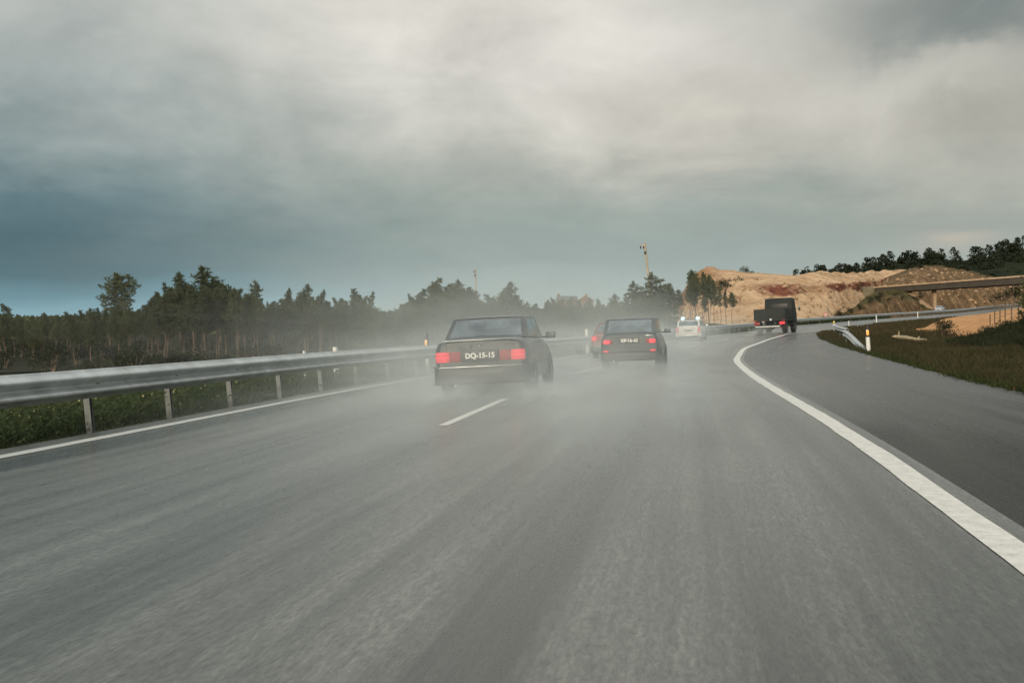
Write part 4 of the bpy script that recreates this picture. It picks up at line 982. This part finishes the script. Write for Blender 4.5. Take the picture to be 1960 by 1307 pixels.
# grass and weeds
def blades(name, n, posf, hf, wf, m, label, lean=.35, per=6, extra=None, leafy=0):
    mb = MB()
    for _ in range(n):
        x, y = posf()
        if x is None: continue
        z = ground_z(x, y) - .02
        for k in range(per):
            bx_, by_ = x + rnd.gauss(0, .07), y + rnd.gauss(0, .07); h = hf(); a = rnd.uniform(0, 6.28); w_ = wf()
            t_ = Vector((math.cos(a), math.sin(a), 0)) * w_; ln = Vector((rnd.gauss(0, lean), rnd.gauss(0, lean), 1)) * h
            p0 = Vector((bx_, by_, z)); mi = 0
            if extra and rnd.random() < extra: mi = 1
            if leafy and rnd.random() < leafy:
                q = p0 + ln * rnd.uniform(.3, 1.); u = Vector((rnd.gauss(0, 1), rnd.gauss(0, 1), rnd.gauss(0, .7))).normalized(); v = u.orthogonal().normalized(); s_ = rnd.uniform(.015, .042)
                mb.poly((q - u * s_, q + v * s_ * .5, q + u * s_, q - v * s_ * .5), 0)
            else: mb.poly((p0 - t_, p0 + t_, p0 + ln * .6 + t_ * .8, p0 + ln, p0 + ln * .55 - t_ * .9), 0)
            if mi:
                q = p0 + ln; s_ = rnd.uniform(.006, .014); mb.poly((q + Vector((-s_, 0, -s_)), q + Vector((s_, 0, -s_)), q + Vector((s_ * .6, 0, s_)), q + Vector((-s_ * .6, .01, s_))), 1)
    return tag(mb.build(name, [m, M_['flower']]), label, 'grass', None, 'stuff')
def pos_left():
    y = 7 + 40 * rnd.random() ** 1.5; return XL(y) - .62 - abs(rnd.gauss(0, 1.6)) - rnd.random() * .5, y
blades('grass', 9500, pos_left, lambda: rnd.uniform(.08, .46), lambda: rnd.uniform(.003, .009), M_['weed'], 'rank green weeds and pale flowers under the left guardrail', .6, 11, .006, .7)
def pos_left2():
    y = 10 + 80 * rnd.random(); return XL(y) - 3 - rnd.random() * 22, y
blades('grass', 6000, pos_left2, lambda: rnd.uniform(.2, .6), lambda: rnd.uniform(.015, .035), M_['grass_green'], 'rough grass on the ground sloping from the guardrail to the wood', .45, 5)
def pos_right():
    y = 12 + 75 * rnd.random() ** 1.3; return GE(y) + .12 + 9 * rnd.random() ** 1.3, y
blades('grass', 9000, pos_right, lambda: rnd.uniform(.06, .30), lambda: rnd.uniform(.008, .02), M_['grass_dry'], 'dry brown grass covering the right verge', .55, 6)
def pos_right2():
    y = 13 + 60 * rnd.random() ** 1.3; x = GE(y) + .05 + 7 * rnd.random() ** 2.2
    return (x, y) if nz(x, y, .28, 8) > -.2 else (None, None)
blades('grass', 8500, pos_right2, lambda: rnd.uniform(.05, .22), lambda: rnd.uniform(.007, .016), M_['grass_green'], 'green grass tufts along the edge of the right shoulder', .5, 6)
def pos_bank():
    y = 22 + 26 * rnd.random(); return GE(y) + 5 + 9 * rnd.random(), y
blades('grass', 4500, pos_bank, lambda: rnd.uniform(.2, .55), lambda: rnd.uniform(.012, .03), M_['bush'], 'dark ground cover on the right bank', .5, 6)
def pos_rfar():
    y = 70 + 75 * rnd.random(); return GE(y) + .3 + 12 * rnd.random(), y
blades('grass', 4500, pos_rfar, lambda: rnd.uniform(.10, .40), lambda: rnd.uniform(.02, .05), M_['grass_dry'], 'dry brown grass on the far end of the right verge', .5, 6)
def pos_far():
    y = 45 + 110 * rnd.random(); return XL(y) - .8 - 2.2 * rnd.random(), y
blades('grass', 3000, pos_far, lambda: rnd.uniform(.2, .6), lambda: rnd.uniform(.02, .05), M_['weed'], 'green weeds under the far stretch of the left guardrail', .4, 5)

# ------------------------------------------------------------------ small things
def log_thing():
    X0, Y0 = xat(1712, 58), 58; X1, Y1 = xat(1772, 54), 54
    a = Vector((X0, Y0, ground_z(X0, Y0) + .28)); b = Vector((X1, Y1, ground_z(X1, Y1) + .12))
    r_ = empty('fallen_log', (X0, Y0, ground_z(X0, Y0)), 0, 'pale stripped log lying in the brown grass right of the marker post', 'log')
    mt = mat('bare_wood', (.38, .31, .19), .85, nscale=6, namt=.3, bump=.5, bscale=20)
    mb = MB(); mb.tube([a, a.lerp(b, .35) + Vector((.03, 0, .02)), a.lerp(b, .7) - Vector((0, 0, .03)), b], [.10, .12, .10, .085], 10); child(mb, 'stem', mt, r_, smooth=True)
    for t_, v in ((.12, (.05, 0, .38)), (.10, (-.30, .1, .05)), (.72, (.2, .1, .16))):
        q = a.lerp(b, t_); mb = MB(); mb.tube([q, q + Vector(v) * .6 + Vector((.02, 0, 0)), q + Vector(v)], [.05, .035, .012], 6); child(mb, 'branch_stub', mt, r_, smooth=True)
log_thing()
def stone(x, y, s_, col, label):
    mb = MB(); rows = []
    for i in range(7):
        th = math.pi * i / 6; ring = []
        for k in range(10):
            ph = 6.283 * k / 10; v = Vector((math.sin(th) * math.cos(ph), math.sin(th) * math.sin(ph), math.cos(th) * .6)); ring.append(v * s_ * (1 + .3 * noise.noise(v * 2.3 + Vector((x, y, 0)))))
        rows.append(ring)
    mb.grid(rows, close=True); o = mb.build('stone', mat('stone_' + label.split()[0], col, .8, nscale=15, namt=.25), smooth=True, angle=50); o.location = (x, y, ground_z(x, y) + s_ * .4)
    tag(o, label, 'stone', 'stones on the verge edge')
stone(GE(17.5) + .10, 17.5, .07, (.42, .17, .12), 'reddish stone lying on the kerbless edge of the right shoulder')
stone(GE(20.4) + .05, 20.4, .06, (.22, .19, .15), 'greyish stone beside the shoulder, smaller and farther than the red one')
# utility poles
M_['pole'] = mat('pale_concrete_pole', (.44, .38, .29), .85, nscale=3, namt=.2)  # one pale warm concrete colour, lightly mottled
def pole(x0, y0, x1, y1, Y, r0, r1, label, arm):
    top, bot = at(x0, y0, Y), at(x1, y1, Y); bot = bot + (bot - top).normalized() * (bot.z - ground_z(bot.x, Y) + .3)
    r_ = empty('utility_pole', bot, 0, label, 'pole'); mb = MB(); mb.tube([bot, top], [r0, r1], 8); child(mb, 'shaft', M_['pole'], r_, smooth=True)
    mb = MB(); mb.box(top + Vector((-.22 * arm, 0, -.35)), (1.0 * arm, .12, .12)); child(mb, 'cross_arm', M_['pole'], r_)
    for k in (-.6, -.15):
        mb = MB(); q = top + Vector((k * arm, 0, -.62)); mb.lathe(q, [(-.16, .05), (-.1, .10), (0, .07), (.08, .11), (.2, .03)], axis='z', n=10); child(mb, 'insulator', M_['black_plastic'], r_, smooth=True)
    mb = MB(); mb.box(top + (bot - top).normalized() * 1.35 + Vector((-.1, -.1, 0)), (.26, .2, .4)); child(mb, 'fuse_box', M_['shoulder_trim'], r_, bevel=.02)
pole(1234, 465, 1242, 540, 134, .20, .15, 'tall pale utility pole leaning slightly above the bushy pines', .9)
pole(910, 514, 911, 560, 190, .16, .11, 'faint thin utility pole standing far behind the hazy pines', .5)
# houses on the low rise
M_['tiles'] = mat('clay_tiles', (.22, .125, .085), .9, nscale=1.5, namt=.3, bump=.5, bscale=3); M_['roof_grey'] = mat('grey_slate', (.12, .125, .13), .8, nscale=2, namt=.2)
M_['plaster'] = mat('ochre_plaster', (.30, .20, .12), .9, nscale=1.2, namt=.2); M_['plaster_b'] = mat('rose_plaster', (.20, .125, .09), .9, nscale=1.2, namt=.2)
def house(x0, x1, yr_, ye, Y, label, wm, rm, chim, depth=6., gable=False):
    a, b = at(x0, ye, Y), at(x1, ye, Y); zr_ = at(x0, yr_, Y).z; zb = a.z - 4.2; cx = (a.x + b.x) / 2; wd = b.x - a.x
    r_ = empty('house', (cx, Y, zb), 0, label, 'house', 'houses on the rise')
    mb = MB(); mb.box((0, depth / 2, 2.1), (wd, depth, 4.2)); mb.build('wall', wm, r_)
    hr = zr_ - a.z; o_ = .3; mb = MB(); e = 4.203
    if gable:
        A = [(-wd / 2 - o_, -o_, e), (0, -o_, e + hr), (wd / 2 + o_, -o_, e)]; B = [(p_[0], depth + o_, p_[2]) for p_ in A]
    else:
        A = [(-wd / 2 - o_, -o_, e), (-wd / 2 - o_, depth / 2, e + hr), (-wd / 2 - o_, depth + o_, e)]; B = [(wd / 2 + o_, p_[1], p_[2]) for p_ in A]
    for i, j in ((0, 1), (1, 2), (2, 0)): mb.poly((A[i], A[j], B[j], B[i]))
    mb.poly(A); mb.poly(B[::-1]); rf = mb.build('roof', rm, r_)
    mb = MB(); mb.box((chim * wd, depth * .45, e + hr * .8), (.7, .7, 1.5)); mb.build('chimney', wm, rf, bevel=.03)
    for k in (-.28, .05, .3):
        mb = MB(); mb.box((k * wd, -.02, 2.6), (.8, .06, 1.1)); f = mb.build('window', M_['white_paint'], r_); mb = MB(); mb.box((k * wd, -.06, 2.6), (.6, .03, .9)); mb.build('pane', M_['black_plastic'], f)
house(1069, 1104, 566, 574, 258, 'long low house with a sagging dark roof beside its ochre chimney', M_['plaster_b'], M_['roof_grey'], -.46, 7)
house(1106, 1136, 566, 576, 250, 'small ochre gabled house right of the long dark-roofed house', M_['plaster'], M_['tiles'], .1, 6, True)
# striped marker board behind the far rail, fence on the sand mound
q = at(1580, 607, 143); rb = empty('marker_board', (q.x, q.y, q.z - .3), 0, 'red and white striped marker board at the foot of the sand hill', 'sign')
mb = MB(); mb.box((0, 0, .5), (.09, .09, 1.0)); mb.build('post', M_['galv_post'], rb)
M_['board_red'] = mat('board_red', (.55, .07, .05), .5, nscale=8, namt=.15)
mb = MB()
for k in range(5): mb.box((0, -.06, .42 + k * .12), (.36, .03, .118), m=k % 2)
mb.build('board', [M_['board_red'], M_['white_paint']], rb)
fp = [(1895, 601, 618, 67), (1904, 596, 614, 67), (1914, 592, 611, 67), (1924, 588, 609, 67), (1936, 585, 606, 67), (1950, 582, 603, 67)]
q0 = at(1895, 616, 67); fc = empty('wire_fence', q0, 0, 'wire fence with thin dark posts along the foot of the orange sand mound', 'fence'); tops = []
M_['wood_post'] = mat('grey_fence_post', (.10, .08, .06), .9, nscale=8, namt=.3)
for x, yt, yb, Y in fp:
    a, b = at(x, yt, Y), at(x, yb + 6, Y); mb = MB(); mb.tube([b, a], .035, 6); child(mb, 'post', M_['wood_post'], fc); tops.append(a)
mb = MB()
for dz_ in (.06, .28, .5): mb.tube([t_ - Vector((0, 0, dz_)) for t_ in tops], .006, 4)
child(mb, 'wire', M_['galv_post'], fc)

# ------------------------------------------------------------------ spray thrown up from the wet road
def spray_mat(name, dens, nsc, seed):
    m = bpy.data.materials.new(name); m.use_nodes = True; t = NT(m.node_tree); t.n.clear()
    out = t.node('ShaderNodeOutputMaterial'); v = t.node('ShaderNodeVolumePrincipled')
    v.inputs['Color'].default_value = (.90, .965, .945, 1); v.inputs['Anisotropy'].default_value = .15
    p = t.coord('Object'); ln = t.node('ShaderNodeVectorMath', operation='LENGTH'); t.l.new(p, ln.inputs[0])
    fall = t.mapr(ln.outputs['Value'], .15, .98, 1., 0., smooth=True)
    n = t.noise(t.mapping(p, (seed, 0, 0)), nsc, 4, .6, .5)
    t.put(v.inputs['Density'], t.math('MULTIPLY', t.math('MULTIPLY', fall, t.mapr(n, .36, .66, .06, 2.0)), dens))
    t.l.new(v.outputs[0], out.inputs['Volume']); return m
def spray(c, r_, yaw, dens, label, nsc=2.0, seed=0.):
    bm = bmesh.new(); bmesh.ops.create_icosphere(bm, subdivisions=3, radius=1.0); me = bpy.data.meshes.new('spray'); bm.to_mesh(me); bm.free()
    me.materials.append(spray_mat('spray_mist', dens, nsc, seed)); o = bpy.data.objects.new('spray', me); COL.objects.link(o)
    o.location = c; o.scale = r_; o.rotation_euler = (0, 0, -yaw); tag(o, label, 'spray', None, 'stuff')
spray((-.9, 16.9, .05), (.85, 3.0, .52), R(9), .42, 'spray boiling from the left rear wheel of the charcoal sedan', 3.2, 1)
spray((.45, 16.7, .05), (.85, 3.0, .52), R(9), .36, 'spray boiling from the right rear wheel of the charcoal sedan', 3.2, 11)
spray((-1.3, 21, .4), (2.8, 8.5, 1.35), R(10), .10, 'spray cloud trailing along both sides of the charcoal sedan', 2.0, 2)
spray((.3, 20, .0), (6.4, 16, .72), R(7), .105, 'mist lying over the lanes behind the cars', 4.0, 9)
spray((.3, 11.5, .5), (3.8, 7.5, 1.6), R(4), .055, 'thin veil of spray in the air ahead of the camera', 1.8, 10)
spray((3.1, 27.0, .05), (1.5, 3.2, .42), R(12), .14, 'dense spray behind the rear wheels of the dark hatchback', 2.2, 3)
spray((4.2, 38, .3), (5.2, 13, 1.3), R(13), .07, 'thin mist hanging over the lanes around the dark hatchback', 2.4, 4)
spray((8.0, 53, .6), (5.0, 18, 1.6), R(18), .03, 'mist over the lanes between the hatchback and the police car', 2.4, 5)
spray((11.5, 64.6, .0), (1.7, 3.8, .55), R(18), .18, 'spray behind the white police car', 2.0, 6)
spray((tx - .5, ty - .8, zp(ty) + .1), (1.8, 3.8, .75), R(26), .18, 'spray around the rear wheels of the military truck', 2.0, 7)
spray((1.0, 66, .6), (18, 38, 6.5), R(14), .018, 'thin haze of spray drifting across to the pines', 2.5, 8)
spray((-27, 74, 1.0), (34, 40, 7.5), R(10), .0016, 'faint haze of spray before the left wood', 2.5, 12)
bpy.context.view_layer.update()
